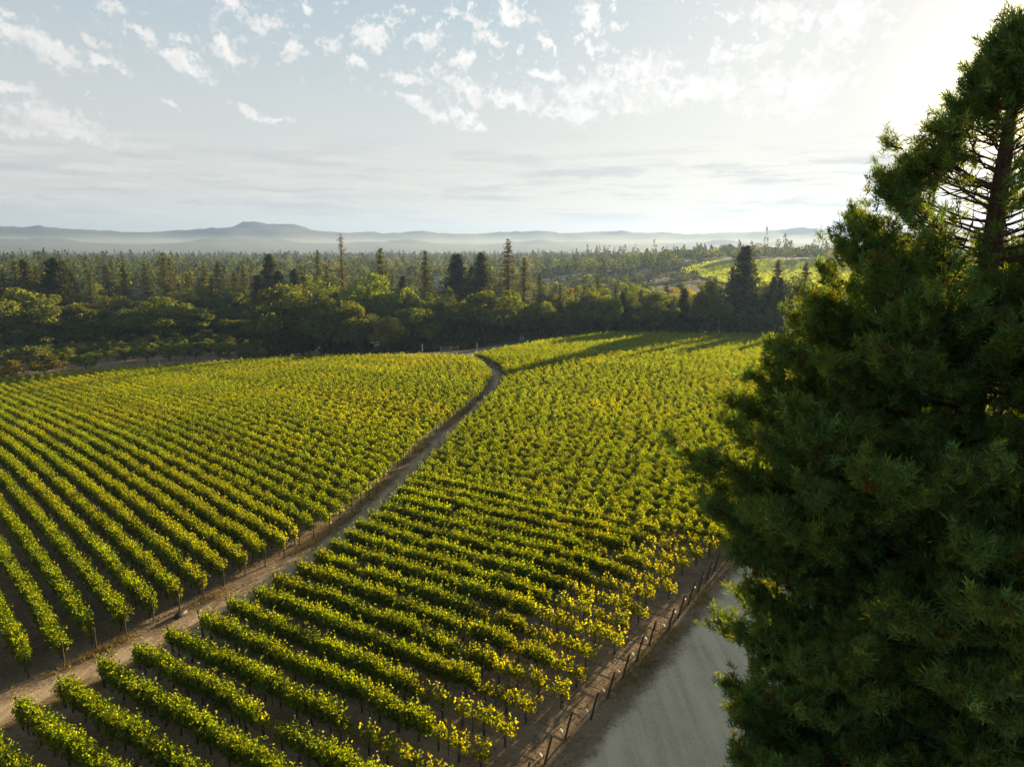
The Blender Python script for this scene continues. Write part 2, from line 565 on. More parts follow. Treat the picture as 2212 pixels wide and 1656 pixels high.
def track_material(name, cols, streak_dir, fine=5.0):
    m = bpy.data.materials.new(name)
    m.use_nodes = True
    k = NT(m.node_tree)
    p = k.n['Principled BSDF']
    g = k.node('ShaderNodeNewGeometry')
    pos = g.outputs['Position']
    mp = k.node('ShaderNodeMapping')
    mp.inputs['Rotation'].default_value = (0, 0, math.atan2(streak_dir[0], streak_dir[1]))
    mp.inputs['Scale'].default_value = (1.0, 0.035, 1.0)
    k.put(mp.inputs[0], pos)
    n_st = k.noise(mp.outputs[0], 1.3, 4, 0.6)
    n1 = k.noise(pos, 0.4, 7, 0.65)
    n2 = k.noise(pos, fine, 5, 0.75)
    vo = k.node('ShaderNodeTexVoronoi', feature='F1')
    vo.inputs['Scale'].default_value = 7.0
    k.put(vo.inputs['Vector'], pos)
    peb = k.remap(vo.outputs['Distance'], 0.0, 0.6)
    v = k.math('ADD', k.math('MULTIPLY', n_st, 0.45), k.math('ADD', k.math('MULTIPLY', n1, 0.27), k.math('ADD', k.math('MULTIPLY', n2, 0.2), k.math('MULTIPLY', peb, 0.08))))
    c = k.ramp(v, [(0.41, cols[0]), (0.5, cols[1]), (0.59, cols[2])])
    k.put(p.inputs['Base Color'], c)
    p.inputs['Roughness'].default_value = 1.0
    p.inputs['Specular IOR Level'].default_value = 0.1
    b = k.node('ShaderNodeBump')
    b.inputs['Strength'].default_value = 0.5
    b.inputs['Distance'].default_value = 0.12
    k.put(b.inputs['Height'], v)
    k.l.new(b.outputs[0], p.inputs['Normal'])
    # loose material thins out raggedly at the edges
    ea = k.node('ShaderNodeAttribute', attribute_name='edge')
    thin = k.math('ADD', ea.outputs['Fac'], k.math('MULTIPLY', k.math('SUBTRACT', k.math('ADD', k.math('MULTIPLY', n1, .6), k.math('MULTIPLY', n2, .4)), 0.62), 3.0))
    k.put(p.inputs['Alpha'], k.remap(thin, -0.2, 1.0))
    return m


def build_tracks():
    L = smooth_line(PATH_L, 2.0)
    R = smooth_line(PATH_R, 2.0)
    n = min(len(L), len(R))
    tt = np.linspace(0, 1, 90)
    f = lambda P: np.stack([np.interp(tt, np.linspace(0, 1, len(P)), P[:, i]) for i in (0, 1)], 1)
    mid = (f(L) + f(R)) / 2
    strip('path', mid, 1.75, 1.75, 0.05, track_material('path_dirt', [(0.25, 0.18, 0.12), (0.41, 0.305, 0.21), (0.54, 0.415, 0.29)], (0.4, 0.9)))
    a = np.array([8.0, 33.3]) - ROAD_DIR * 60
    mid = a + ROAD_DIR[None] * np.arange(0, 300, 2.0)[:, None]
    strip('gravel_road', mid, 4.2, 4.5, 0.06, track_material('road_gravel', [(0.43, 0.36, 0.28), (0.58, 0.49, 0.385), (0.68, 0.585, 0.47)], ROAD_DIR, 7.0))
    # dirt lane between the vineyard and the oaks
    lane = smooth_line([(-170, 196), (-140, 197), (-110, 206), (-84, 210), (-55, 207), (-36, 202), (-20, 202)], 3.0)
    strip('farm_lane', lane, 2.6, 2.6, 0.10, track_material('lane_dirt', [(0.10, 0.08, 0.06), (0.15, 0.125, 0.095), (0.20, 0.17, 0.135)], (-1, 0)))


def on_screen(x, y, z, mu=140, top=-200, bot=1800):
    """does this point fall in or near the picture"""
    dz = z - CAMZ
    dep = y * math.cos(TH) - dz * math.sin(TH)
    if dep < 1:
        return False
    u = CX + FPX * x / dep
    v = CY - FPX * (dz * math.cos(TH) + y * math.sin(TH)) / dep
    return -mu < u < 2211 + mu and top < v < bot


# ------------------------------------------------------------------ grapevines
GREEN = (0.080, 0.122, 0.007)
OLIVE = (0.110, 0.138, 0.007)
YELLOW = (0.155, 0.160, 0.008)


def vine_mesh(seed, col, col2, mixr, half=0.90, shoots=40, per=26, fill=280, top=2.25, size=(0.095, 0.165), spread=0.40):
    rng = np.random.default_rng(seed)
    C = []
    for i in range(shoots):
        x0 = (i + 0.5) / shoots * 2 * half - half + rng.normal(0, 0.08)
        side = rng.choice([-1, 1])
        h = rng.uniform(0.75, 1.0) * (top - 0.85) * (1.38 if rng.random() < 0.12 else 1)
        t = np.linspace(0.02, 1, per)
        lean = rng.uniform(0.1, 1.0) * spread * side
        droop = rng.random() < 0.35
        z = 0.85 + h * t - (0.45 * np.clip(t - 0.6, 0, 1) * 2 if droop else 0)
        y = lean * np.sin(t * 1.5) * (1.5 if droop else 1)
        x = x0 + rng.normal(0, 0.16) * t
        p = np.stack([np.broadcast_to(x, t.shape), y, z], 1) + rng.normal(0, 0.075, (per, 3))
        C.append(p)
    if fill:
        p = np.stack([rng.uniform(-half, half, fill), rng.normal(0, 0.24, fill), rng.uniform(0.75, 0.75 + (top - .75) * .75, fill)], 1)
        C.append(p)
    C = np.concatenate(C)
    n = len(C)
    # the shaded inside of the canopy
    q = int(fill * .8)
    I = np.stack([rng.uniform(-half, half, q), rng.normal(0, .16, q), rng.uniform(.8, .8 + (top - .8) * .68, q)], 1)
    pick = (rng.random((n, 1)) < mixr)
    cols = np.where(pick, vary(col2, n, rng, 0.22, 0.1), vary(col, n, rng, 0.28, 0.1))
    g = Geo()
    leaves(g, C, rng.uniform(size[0], size[1], n), cols, rng, up=0.5)
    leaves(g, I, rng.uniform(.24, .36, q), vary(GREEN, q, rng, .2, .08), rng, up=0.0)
    return g.mesh('vine', M_VINE)


def trunk_mesh(seed, h=0.95):
    rng = np.random.default_rng(seed)
    g = Geo()
    z = np.linspace(-0.1, h, 5)
    p = np.stack([rng.normal(0, .03, 5), rng.normal(0, .03, 5), z], 1)
    g.tube(p, [.045, .04, .034, .03, .026], (0.05, 0.04, 0.03), 5)
    for sgn in (-1, 1):
        g.tube([(0, 0, h - .06), (sgn * .3, rng.normal(0, .03), h - .02), (sgn * .72, rng.normal(0, .03), h)], [.024, .02, .012], (0.05, 0.04, 0.03), 4)
    # the stake each vine is tied to
    g.box((.07, -.016, -.1), (.10, .016, 1.55), (0.05, 0.04, 0.03))
    return g.mesh('vine_trunk', M_STAKE)


def post_mesh(h, r, mat, lean=0.0, name='trellis_post'):
    g = Geo()
    g.tube([(0, 0, -.2), (lean * .5, 0, h * .5), (lean, 0, h)], [r, r * .97, r * .94], (0.05, 0.04, 0.03), 7)
    return g.mesh(name, mat)


ORD = ['zeroth', 'first', 'second', 'third', 'fourth', 'fifth', 'sixth', 'seventh', 'eighth', 'ninth', 'tenth', 'eleventh', 'twelfth', 'thirteenth', 'fourteenth',
       'fifteenth', 'sixteenth', 'seventeenth', 'eighteenth', 'nineteenth']
TENS = {2: 'twent', 3: 'thirt', 4: 'fort', 5: 'fift', 6: 'sixt', 7: 'sevent', 8: 'eight', 9: 'ninet'}


def ordinal(n):
    if n < 20:
        return ORD[n]
    if n >= 100:
        return 'hundred and ' + ordinal(n - 100) if n > 100 else 'hundredth'
    t, k = divmod(n, 10)
    return TENS[t] + ('ieth' if k == 0 else 'y-' + ORD[k])


def inside(poly, x, y):
    poly = np.asarray(poly, float)
    c = np.zeros(np.shape(x), bool)
    j = len(poly) - 1
    for i in range(len(poly)):
        xi, yi = poly[i]
        xj, yj = poly[j]
        hit_ = ((yi > y) != (yj > y)) & (x < (xj - xi) * (y - yi) / (yj - yi + 1e-12) + xi)
        c ^= hit_
        j = i
    return c


LEFT_FIELD = PATH_L[:-2] + [(-14.9, 182.4), (-30.3, 190.1), (-54.8, 198.6), (-75.7, 202.0), (-89.6, 199.7), (-108.4, 196.3), (-124.1, 190.0), (-139.4, 184.2), (-175, 168), (-210, 130), (-120, 10)]
_pe = POST0 - ROAD_DIR * 12
_pf = POST0 + ROAD_DIR * 255
RIGHT_FIELD = PATH_R[:-2] + [(-10.4, 184.3), (3.5, 208.5), (15.1, 235.0), (32.5, 259.7), (50.7, 255.3), (65.4, 246.5), (98.0, 248.2), (135.8, 252.0), tuple(_pf), tuple(_pe)]

LD = unit(np.array([-.707, .707]))          # left block: from the path away from the camera
RD = unit(np.array([.843, -.537]))          # right block: from the path towards the road


def pnoise(x, y, s):
    return (np.sin(x / s * 1.3 + 1.7 * np.sin(y / s * .9)) + np.sin(y / s * 1.1 + 1.3 * np.sin(x / s * .7 + 2))) * .25 + .5


def far_row_mesh(P0, d, length, rng, dist, block):
    """foliage of one distant row, in the row's own axes (x along the row)"""
    dens = float(np.clip(40000 / dist, 200, 430))
    n = int(length * dens)
    x = rng.uniform(0, length, n)
    pw = rng.uniform(0, 6, 4)
    lump = np.clip(.5 + .32 * np.sin(x * 4.3 + 1.6 * np.sin(x * .8 + pw[0]) + pw[1]) + .3 * np.sin(x * 2.1 + 2 * np.sin(x * .37 + pw[2]) + pw[3]), 0, 1.1)
    ph = rng.uniform(0, np.pi, n)
    bump = 0.12 * np.sin(x * 5.1 + rng.uniform(0, 6)) + .12 * np.sin(x * 2.3 + rng.uniform(0, 6))
    rr = rng.uniform(.55, 1.12, n)
    y = np.cos(ph) * (.30 + .36 * lump + bump * .4) * rr
    z = .78 + np.sin(ph) * (.85 + .75 * lump + bump * 1.2) * rr + rng.normal(0, .06, n)
    gx, gy = P0[0] + d[0] * x, P0[1] + d[1] * x
    zz = zt(gx, gy) - zt(*P0)
    size = rng.uniform(.105, .195, n) * np.clip(dist / 105, .95, 1.4)
    pn = pnoise(gx, gy, 9) * .6 + pnoise(gx, gy, 3.1) * .4 + rng.normal(0, .13, n)
    yel = sstep(*((.40, .85) if block == 'L' else (.5, 1.0)), pn)[:, None]
    cols = yel * vary(OLIVE, n, rng, .2, .08) * 1.08 + (1 - yel) * vary(GREEN, n, rng, .2, .08)
    if block == 'L':
        red = rng.random(n) < .012 * (pnoise(gx, gy, 14) > .5)
        cols[red] = (.22, .085, .015)
    g = Geo()
    leaves(g, np.stack([x, y, z + zz], 1), size, cols, rng, up=.4)
    q = int(length * 26)
    x = rng.uniform(0, length, q)
    zz = zt(P0[0] + d[0] * x, P0[1] + d[1] * x) - zt(*P0)
    leaves(g, np.stack([x, rng.normal(0, .16, q), rng.uniform(.8, 1.65, q) + zz], 1), rng.uniform(.3, .48, q), vary(GREEN, q, rng, .2, .08), rng)
    return g.mesh('foliage', M_VINE)


def build_vines():
    rng = np.random.default_rng(21)
    v_green = [vine_mesh(100 + i, GREEN, OLIVE, .16) for i in range(6)]
    v_olive = [vine_mesh(130 + i, (.095, .130, .007), OLIVE, .45) for i in range(3)]
    v_thin = [vine_mesh(150 + i, OLIVE, YELLOW, .25, .62, 9, 15, 25, 1.95, (.12, .2), .42) for i in range(4)]
    v_young = [vine_mesh(170 + i, OLIVE, YELLOW, .38, .62, 11 + i % 3, 20, 40, 1.75 + .12 * i, (.11, .18), .45) for i in range(4)]
    trunks = [trunk_mesh(190 + i) for i in range(3)]
    stake = post_mesh(2.0, .03, M_STAKE)
    end_up = post_mesh(1.75, .055, M_POST, 0.06, 'end_post')
    end_lean = post_mesh(2.05, .07, M_POST, 0.50, 'end_post')
    hose_cache = {}
    vg = Geo()
    vg.box((-.05, -.05, 0.25), (.05, .05, .42), (.7, .7, .7))
    vg.box((-.09, -.03, .33), (-.03, .03, .50), (.7, .7, .7))
    valve = vg.mesh('flush_valve', M_WHITE)
    n_obj = 0
    for block, field, d, spacing, dist_near in (('L', LEFT_FIELD, LD, 2.07, 66.0), ('R', RIGHT_FIELD, RD, 2.36, 80.0)):
        nv = np.array([-d[1], d[0]]) if block == 'R' else np.array([d[1], -d[0]])
        if nv[1] < 0:
            nv = -nv
        n0 = 10.65 - 3 * 2.07 if block == 'L' else POST0 @ nv - 6 * 2.36
        rows = []
        for k in range(-2, 120):
            off = n0 + k * spacing
            t = np.arange(-260, 260, .5)
            x, y = nv[0] * off + d[0] * t, nv[1] * off + d[1] * t
            ins = inside(field, x, y)
            if not ins.any():
                continue
            # longest run inside the field
            idx = np.flatnonzero(ins)
            runs = np.split(idx, np.flatnonzero(np.diff(idx) > 1) + 1)
            run = max(runs, key=len)
            vis = [i for i in run if on_screen(x[i], y[i], float(zt(x[i], y[i])) + 1, 60, -100, 1735)]
            if len(vis) < 4:
                continue
            a = run[0] if block == 'L' else run[0]
            lo, hi = max(run[0], vis[0] - 4), min(run[-1], vis[-1] + 4)
            rows.append((t[lo], t[hi], off, lo == run[0], hi == run[-1]))
        for k, (t0, t1, off, s_end, e_end) in enumerate(rows, 1):
            P0 = nv * off + d * t0
            length = t1 - t0
            z0 = float(zt(*P0))
            ctr = P0 + d * length * .3
            dist = float(np.hypot(*ctr))
            near = float(np.hypot(*P0)) < dist_near if block == 'L' else float(P0 @ nv) < 62
            if block == 'L':
                lab = f'green vine row left of the dirt path, {ordinal(k)} row back from the bottom left corner'
                grp = 'vine rows left of the dirt path'
            else:
                lab = f'vine row between path and road, {ordinal(k)} row back from the bottom edge'
                grp = 'vine rows between the dirt path and the gravel road'
            root = thing('vine_row', lab, 'vine row', (P0[0], P0[1], z0), math.atan2(d[1], d[0]), grp)
            zl = lambda s: float(zt(P0[0] + d[0] * s, P0[1] + d[1] * s)) - z0
            if near:
                s = .9
                i = 0
                cnt = 0
                while s < length - .5 and cnt < 100:
                    wx, wy = P0 + d * s
                    to_end = length - s if (block == 'R' and e_end) else 99
                    roll = rng.random()
                    thin = False
                    if to_end < 99 and (to_end < 6.5 + rng.normal(0, 1.5)):
                        if to_end < 1.6:
                            s += 1.5
                            continue
                        me = v_young[rng.integers(4)] if to_end < 5 or roll < .4 else v_thin[rng.integers(4)]
                        thin = True
                    elif to_end < 10 + rng.normal(0, 2):
                        me = v_thin[rng.integers(4)] if roll < .45 else v_olive[rng.integers(3)]
                        thin = roll < .45
                    else:
                        pn = float(pnoise(wx, wy, 9)) + rng.normal(0, .14)
                        if roll < .03:
                            me = v_thin[rng.integers(4)]
                            thin = True
                        elif pn > (.62 if block == 'L' else .84):
                            me = v_olive[rng.integers(3)]
                        else:
                            me = v_green[rng.integers(6)]
                    o = obj('vine', me, root, (s + rng.normal(0, .06), rng.normal(0, .04), zl(s)), (0, 0, (0 if rng.random() < .5 else math.pi) + rng.normal(0, .05)))
                    o.scale = (rng.uniform(.95, 1.1), rng.uniform(.88, 1.12), rng.uniform(.92, 1.10))
                    obj('trunk', trunks[rng.integers(3)], o)
                    cnt += 1
                    n_obj += 1
                    if i % 4 == 2 and not (to_end < 3):
                        q = obj('trellis_post', stake, root, (s + .75, 0, zl(s)))
                    i += 1
                    s += 1.5
                hl = round(length - (.4 if e_end and block == 'R' else 1.0), 1)
                hg = Geo()
                ss = np.linspace(.5, hl, max(4, int(hl / 3)))
                hg.tube(np.stack([ss, 0 * ss + .03, [zl(q) + .42 + .03 * math.sin(q * 2) for q in ss]], 1), .018, (.02, .02, .02), 4)
                obj('drip_hose', hg.mesh('drip_hose', M_HOSE), root)
            else:
                obj('foliage', far_row_mesh(P0, d, length, rng, dist, block), root)
            if s_end and dist < 175:
                if block == 'L':
                    obj('end_post', end_up, root, (-.15, 0, 0), (0, 0, math.pi))
                else:
                    obj('end_post', end_lean, root, (.1, 0, -.05), (0, 0, math.pi))
            if block == 'R' and e_end and k < 30:
                obj('end_post', end_lean, root, (length, 0, 0))
                obj('flush_valve', valve, root, (length - .22, 0.02, .05))
    print('grapevines', n_obj)


# ------------------------------------------------------------------ the big sequoia beside the road
def build_sequoia():
    rng = np.random.default_rng(77)
    D = 30.0
    a0 = math.radians(34.3)
    base = np.array([D * math.sin(a0), D * math.cos(a0), 0.0])
    root = thing('sequoia_tree', 'huge dark green sequoia with tufted foliage beside the gravel road', 'tree', tuple(base))
    H = 36.6
    zk = [0.0, 2, 4, 8, 10, 12, 15, 18, 21, 24, 27, 29.4, 31.3, 33.0, 34.2, 35.0, 35.6]
    rk = [5.2, 6.1, 6.9, 8.0, 8.5, 7.8, 8.7, 9.9, 8.7, 7.0, 5.4, 4.0, 3.0, 1.95, 1.15, .55, .1]
    Rz = lambda z: np.interp(z, zk, rk)
    tr = Geo()
    zz = np.linspace(-.3, 35.0, 26)
    tr.tube(np.stack([.12 * np.sin(zz * .21), .1 * np.cos(zz * .17), zz], 1), np.interp(zz, [-.3, 1, 4, 20, 30, 36], [1.25, 1.0, .85, .52, .27, .05]), (.1, .06, .04), 12)
    obj('trunk', tr.mesh('trunk', M_REDBARK, True), root)
    br = Geo()
    tufts, tdir, tsize = [], [], []
    to_cam = math.atan2(-base[1], -base[0])
    z = 2.6
    nb = 0
    while z < 34.9:
        fz = z / H
        ang = nb * 2.39996 + rng.normal(0, .25)
        rise = np.interp(fz, [0, .35, .7, 1.0], [-.30, -.12, .12, .9])
        tipz = z + rise * Rz(z)
        L = float(Rz(np.clip(tipz, 0, 35.3))) * rng.uniform(.88, 1.03) * (1.08 if rng.random() < .10 else 1)
        L = max(L, .3)
        t = np.linspace(0, 1, 9)
        ca, sa = math.cos(ang), math.sin(ang)
        dr = np.interp(fz, [0, .5, 1], [1.0, .55, .1]) * rng.uniform(.6, 1.2)
        rad = L * t
        zc = z + rise * L * t - dr * np.sin(t * np.pi * .9) * L * .10 + .16 * L * t ** 4
        bend = rng.normal(0, .12) * L * t ** 2
        pts = np.stack([ca * rad - sa * bend, sa * rad + ca * bend, zc], 1)
        pts[1:] += np.cumsum(rng.normal(0, .035 * (.4 + L * .2), (8, 3)), 0)
        r0 = .03 + .008 * L
        br.tube(pts, r0 * (1 - .82 * t), (.09, .055, .04), 5)
        # side branches with tufts
        da = abs((ang - to_cam + math.pi) % (2 * math.pi) - math.pi)
        ax = abs(da - math.pi / 2)                    # 0 for boughs seen from the side
        gap = 27.0 < z < 32.4                         # the open part high up, where the sky shows through
        nsub = int(6 + L * 4.5)
        for k in range(nsub):
            s = rng.uniform(.12, 1.0) ** .75
            bare = False
            if gap:
                if ax > .75 and s > .2 and rng.random() < .72:
                    bare = True
                if s < .60 and rng.random() < .84:
                    bare = True
                if bare and rng.random() < .35:
                    continue
            p = np.array([np.interp(s, t, pts[:, i]) for i in range(3)])
            l2 = (.22 + .26 * L * (1 - s) + .35) * rng.uniform(.6, 1.25)
            l2 = min(l2, 2.3)
            a2 = ang + rng.choice([-1, 1]) * rng.uniform(.25, 1.25)
            up = rng.uniform(-.15, .75)
            e = p + np.array([math.cos(a2) * l2, math.sin(a2) * l2, up * l2])
            mid = (p + e) / 2 + np.array([0, 0, -.08 * l2])
            br.tube([p, mid, e], [.03, .02, .008], (.09, .055, .04), 4, False)
            m = int(3 + l2 * 4.6) if not bare else int(rng.random() < .3)
            for q in range(m):
                f = .25 + .75 * (q + rng.random()) / m
                c = p * (1 - f) ** 2 + 2 * mid * f * (1 - f) + e * f * f
                c = c + rng.normal(0, .16, 3)
                tufts.append(c)
                dd = np.array([math.cos(a2) * .5, math.sin(a2) * .5, .75]) + rng.normal(0, .32, 3)
                tdir.append(dd)
                tsize.append(rng.uniform(.32, .62))
        z += np.interp(fz, [0, .4, .8, 1], [.078, .078, .10, .09]) * rng.uniform(.7, 1.3)
        nb += 1
    # leader tufts at the very top
    for _ in range(70):
        zz_ = rng.uniform(33.4, 35.3)
        tufts.append(np.array([rng.normal(0, .35 * (36 - zz_) / 2), rng.normal(0, .35 * (36 - zz_) / 2), zz_]))
        tdir.append(np.array([rng.normal(0, .15), rng.normal(0, .15), 1.0]))
        tsize.append(rng.uniform(.4, .7))
    obj('branches', br.mesh('branches', M_REDBARK), root)
    T = np.array(tufts)
    Dv = unit(np.array(tdir))
    S = np.array(tsize)
    # a soft inner limit: keep tufts that can be seen from outside
    rad = np.hypot(T[:, 0], T[:, 1])
    keep = (rad > Rz(T[:, 2]) * .16) | (T[:, 2] > 26)
    # the opening high in the crown through which one sees the stem and bare branches
    lat = T[:, 0] * math.cos(a0) - T[:, 1] * math.sin(a0)
    wob = .7 * np.sin(T[:, 2] * 2.3) + .5 * np.sin(T[:, 2] * 5.1 + 1)
    hole = (T[:, 2] > 27.0 + .4 * np.sin(lat * 2)) & (T[:, 2] < 32.6 + .4 * np.sin(lat * 3)) & (lat > -np.interp(T[:, 2], [27, 29, 31, 32.6], [1.6, 2.3, 1.5, .6]) + wob * .6) & (lat < 3.0)
    keep &= ~(hole & (rng.random(len(T)) < .55))
    T, Dv, S = T[keep], Dv[keep], S[keep]
    n = len(T)
    PER = 40
    axis = np.repeat(Dv, PER, 0)
    c = np.repeat(T, PER, 0)
    s = np.repeat(S, PER)[:, None]
    N = n * PER
    dirs = unit(axis * rng.uniform(.35, 1.5, (N, 1)) + rng.normal(0, .62, (N, 3)))
    start = c + axis * s * rng.uniform(-.5, .25, (N, 1)) + rng.normal(0, .05, (N, 3))
    ln = s * rng.uniform(.32, .74, (N, 1))
    side = unit(np.cross(dirs, rng.normal(size=(N, 3)))) * rng.uniform(.011, .022, (N, 1))
    mid = start + dirs * ln * .45
    tip = start + dirs * ln
    V = np.stack([start, mid + side, tip, mid - side], 1).reshape(-1, 3)
    k = np.exp(rng.normal(0, .22, (n, 1)))
    hue = rng.random((n, 1))
    tc_ = np.where(hue < .55, np.array([[.078, .165, .062]]), np.array([[.108, .165, .036]])) * k
    brown = rng.random((n, 1)) < .012
    tc_ = np.where(brown, np.array([[.10, .06, .02]]), tc_)
    cols = np.repeat(tc_, PER, 0) * np.exp(rng.normal(0, .2, (N, 1)))
    g = Geo()
    g.add(V, np.arange(N * 4).reshape(-1, 4), cols)
    obj('foliage', g.mesh('foliage', M_SEQ), root)
    print('sequoia tufts', n, 'blades', N, 'boughs', nb)


# ------------------------------------------------------------------ trees of the wood
def oak_parts(seed, H=12.0, R=6.0, clumps=46, per=150, col=(.085, .115, .020), leaf=.46, low=.22, flat=.8):
    rng = np.random.default_rng(seed)
    tr, cr = Geo(), Geo()
    th = H * low
    tr.tube([(0, 0, -.5), (.1, 0, th * .5), (0, .1, th), (.2, .1, H * .6)], [R * .075, R * .06, R * .05, R * .02], (.08, .06, .05), 7)
    cz, ch = th + (H - th) * .38, (H - th)
    C = []
    for i in range(clumps):
        d = unit(rng.normal(size=3))
        if d[2] < -.45:
            d[2] = -.3 * rng.random()
        k = rng.uniform(.62, 1.0) * (1 + .12 * math.sin(3 * math.atan2(d[1], d[0]) + seed))
        up = d[2] if d[2] < 0 else d[2]
        p = np.array([d[0] * R * k, d[1] * R * k, cz + (d[2] * ch * .60 * k if d[2] > 0 else d[2] * ch * .42 * k)])
        C.append(p)
        if i % 5 == 0:
            m = np.array([p[0] * .35, p[1] * .35, th + (p[2] - th) * .45])
            tr.tube([(0, 0, th * .8), m, p], [R * .035, R * .02, R * .006], (.08, .06, .05), 5)
    C = np.array(C)
    cs = rng.uniform(.19, .33, clumps) * R
    n = clumps * per
    dirs = unit(rng.normal(size=(n, 3)))
    rr = cs.repeat(per)[:, None] * rng.uniform(.55, 1.08, (n, 1))
    P = C.repeat(per, 0) + dirs * rr * np.array([1, 1, flat])
    tone = np.exp(rng.normal(0, .18, (clumps, 1))).repeat(per, 0)
    cols = vary(col, n, rng, .2, .1) * tone
    leaves(cr, P, rng.uniform(.6, 1.25, n) * leaf, cols, rng, up=.5)
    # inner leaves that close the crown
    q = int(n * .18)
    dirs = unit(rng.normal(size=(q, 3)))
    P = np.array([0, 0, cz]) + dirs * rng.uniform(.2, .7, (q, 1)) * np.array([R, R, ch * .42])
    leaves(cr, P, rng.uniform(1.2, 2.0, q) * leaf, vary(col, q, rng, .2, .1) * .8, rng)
    return tr.mesh('trunk', M_BARK), cr.mesh('crown', M_OAK)


def conifer_parts(seed, H=26.0, R=4.0, whorl=.55, per=7, dens=10, col=(.060, .080, .021), bare=.12, droop=.25, power=.8, leaf=.55, ragged=.25, mat=None):
    rng = np.random.default_rng(seed)
    tr, cr = Geo(), Geo()
    z = np.linspace(-.5, H * .98, 9)
    tr.tube(np.stack([.06 * np.sin(z), .06 * np.cos(z * .8), z], 1), np.interp(z, [0, H], [.42 + R * .02, .04]), (.08, .06, .04), 7)
    zz = H * bare
    P, Sz = [], []
    while zz < H * .985:
        f = (zz - H * bare) / (H * (1 - bare))
        prof = ((1 - f) ** power) * (1 if f > .10 else .55 + 4.5 * f)
        for _ in range(per):
            a = rng.uniform(0, 2 * math.pi)
            L = max(.25, R * prof * rng.uniform(1 - 2 * ragged, 1.08))
            t = np.linspace(.18, 1, max(3, int(dens * (.35 + L / R))))
            zb = zz + rng.normal(0, whorl * .3)
            sag = -droop * L * t + .18 * L * t ** 2.5 + (.35 * f * L * t)
            p = np.stack([math.cos(a) * L * t, math.sin(a) * L * t, zb + sag], 1)
            p = p + rng.normal(0, .13 + .02 * L, p.shape)
            P.append(p)
            Sz.append(np.full(len(t), leaf) * rng.uniform(.7, 1.3, len(t)) * (.75 + .5 * (1 - f)))
            if rng.random() < .35:
                tr.tube([(0, 0, zb), p[-1]], [.05, .015], (.08, .06, .04), 4, False)
        zz += whorl * rng.uniform(.7, 1.3) * (1 - .45 * f)
    P = np.concatenate(P)
    S = np.concatenate(Sz)
    P = P.repeat(2, 0) + rng.normal(0, .16, (len(P) * 2, 3))
    S = S.repeat(2)
    n = len(P)
    tone = np.exp(.25 * np.sin(P[:, 2:3] * 3.1 + P[:, :1]))
    leaves(cr, P, S, vary(col, n, rng, .22, .1) * tone, rng, up=.8, aspect=.5)
    return tr.mesh('trunk', M_BARK), cr.mesh('crown', mat or M_CON)


def orchard_parts(seed):
    rng = np.random.default_rng(seed)
    tr, cr = Geo(), Geo()
    tr.tube([(0, 0, -.4), (.05, 0, .7), (0, .05, 1.5)], [.24, .2, .17], (.08, .06, .05), 7)
    P = []
    for i in range(11):
        a = i * 2.4 + rng.normal(0, .2)
        L = rng.uniform(1.9, 3.4)
        e = np.array([math.cos(a) * L, math.sin(a) * L, rng.uniform(3.0, 5.2)])
        tr.tube([(0, 0, 1.2), (e[0] * .4, e[1] * .4, 2.3), e], [.12, .08, .02], (.08, .06, .05), 5)
        for _ in range(4):
            P.append(e * rng.uniform(.62, 1.02) + rng.normal(0, .45, 3))
    C = np.array(P)
    n = len(C) * 60
    Q = C.repeat(60, 0) + unit(rng.normal(size=(n, 3))) * rng.uniform(.3, 1.0, (n, 1)) * np.array([1.0, 1.0, .7])
    leaves(cr, Q, rng.uniform(.25, .5, n), vary((.078, .100, .024), n, rng, .25, .12), rng, up=.4)
    return tr.mesh('trunk', M_BARK), cr.mesh('crown', M_OAK)


TREES = []          # (kind, x, y) of every tree built, to label them afterwards
KINDS = {}


def plant(kind, x, y, sx, sz, mat=None, rz=None):
    """one tree: an Empty on the ground with trunk and crown"""
    tme, cme, H0, R0 = KINDS[kind][random.randrange(len(KINDS[kind]))]
    name = {'oak': 'oak_tree', 'fir': 'fir_tree', 'redwood': 'redwood_tree', 'slender': 'slender_conifer_tree', 'sparse': 'sparse_conifer_tree', 'orchard': 'orchard_tree', 'bush': 'bush'}[kind]
    o = obj(name, None, None, (x, y, float(zt(x, y)) - .1), (0, 0, random.uniform(0, 6.28) if rz is None else rz))
    o.scale = (sx / R0, sx / R0, sz / H0)
    t = obj('trunk', tme, o)
    c = obj('crown', cme, o)
    if mat is not None:
        c.material_slots[0].link = 'OBJECT'
        c.material_slots[0].material = mat
    TREES.append((kind, mat.name if mat else '', o, sx, sz))
    return o


def plant_px(kind, u, vtop, D, wpx, mat=None):
    """a tree at ground distance D whose top reaches photo point (u, vtop)"""
    d = ray(u, vtop)
    d = d / np.hypot(d[0], d[1])
    D = D + 30 * float(sstep(540, 620, u)) * (D < 345)
    x, y = d[0] * D, d[1] * D
    H = CAMZ + d[2] * D - float(zt(x, y))
    return plant(kind, x, y, wpx * .5 * D / FPX, H, mat)


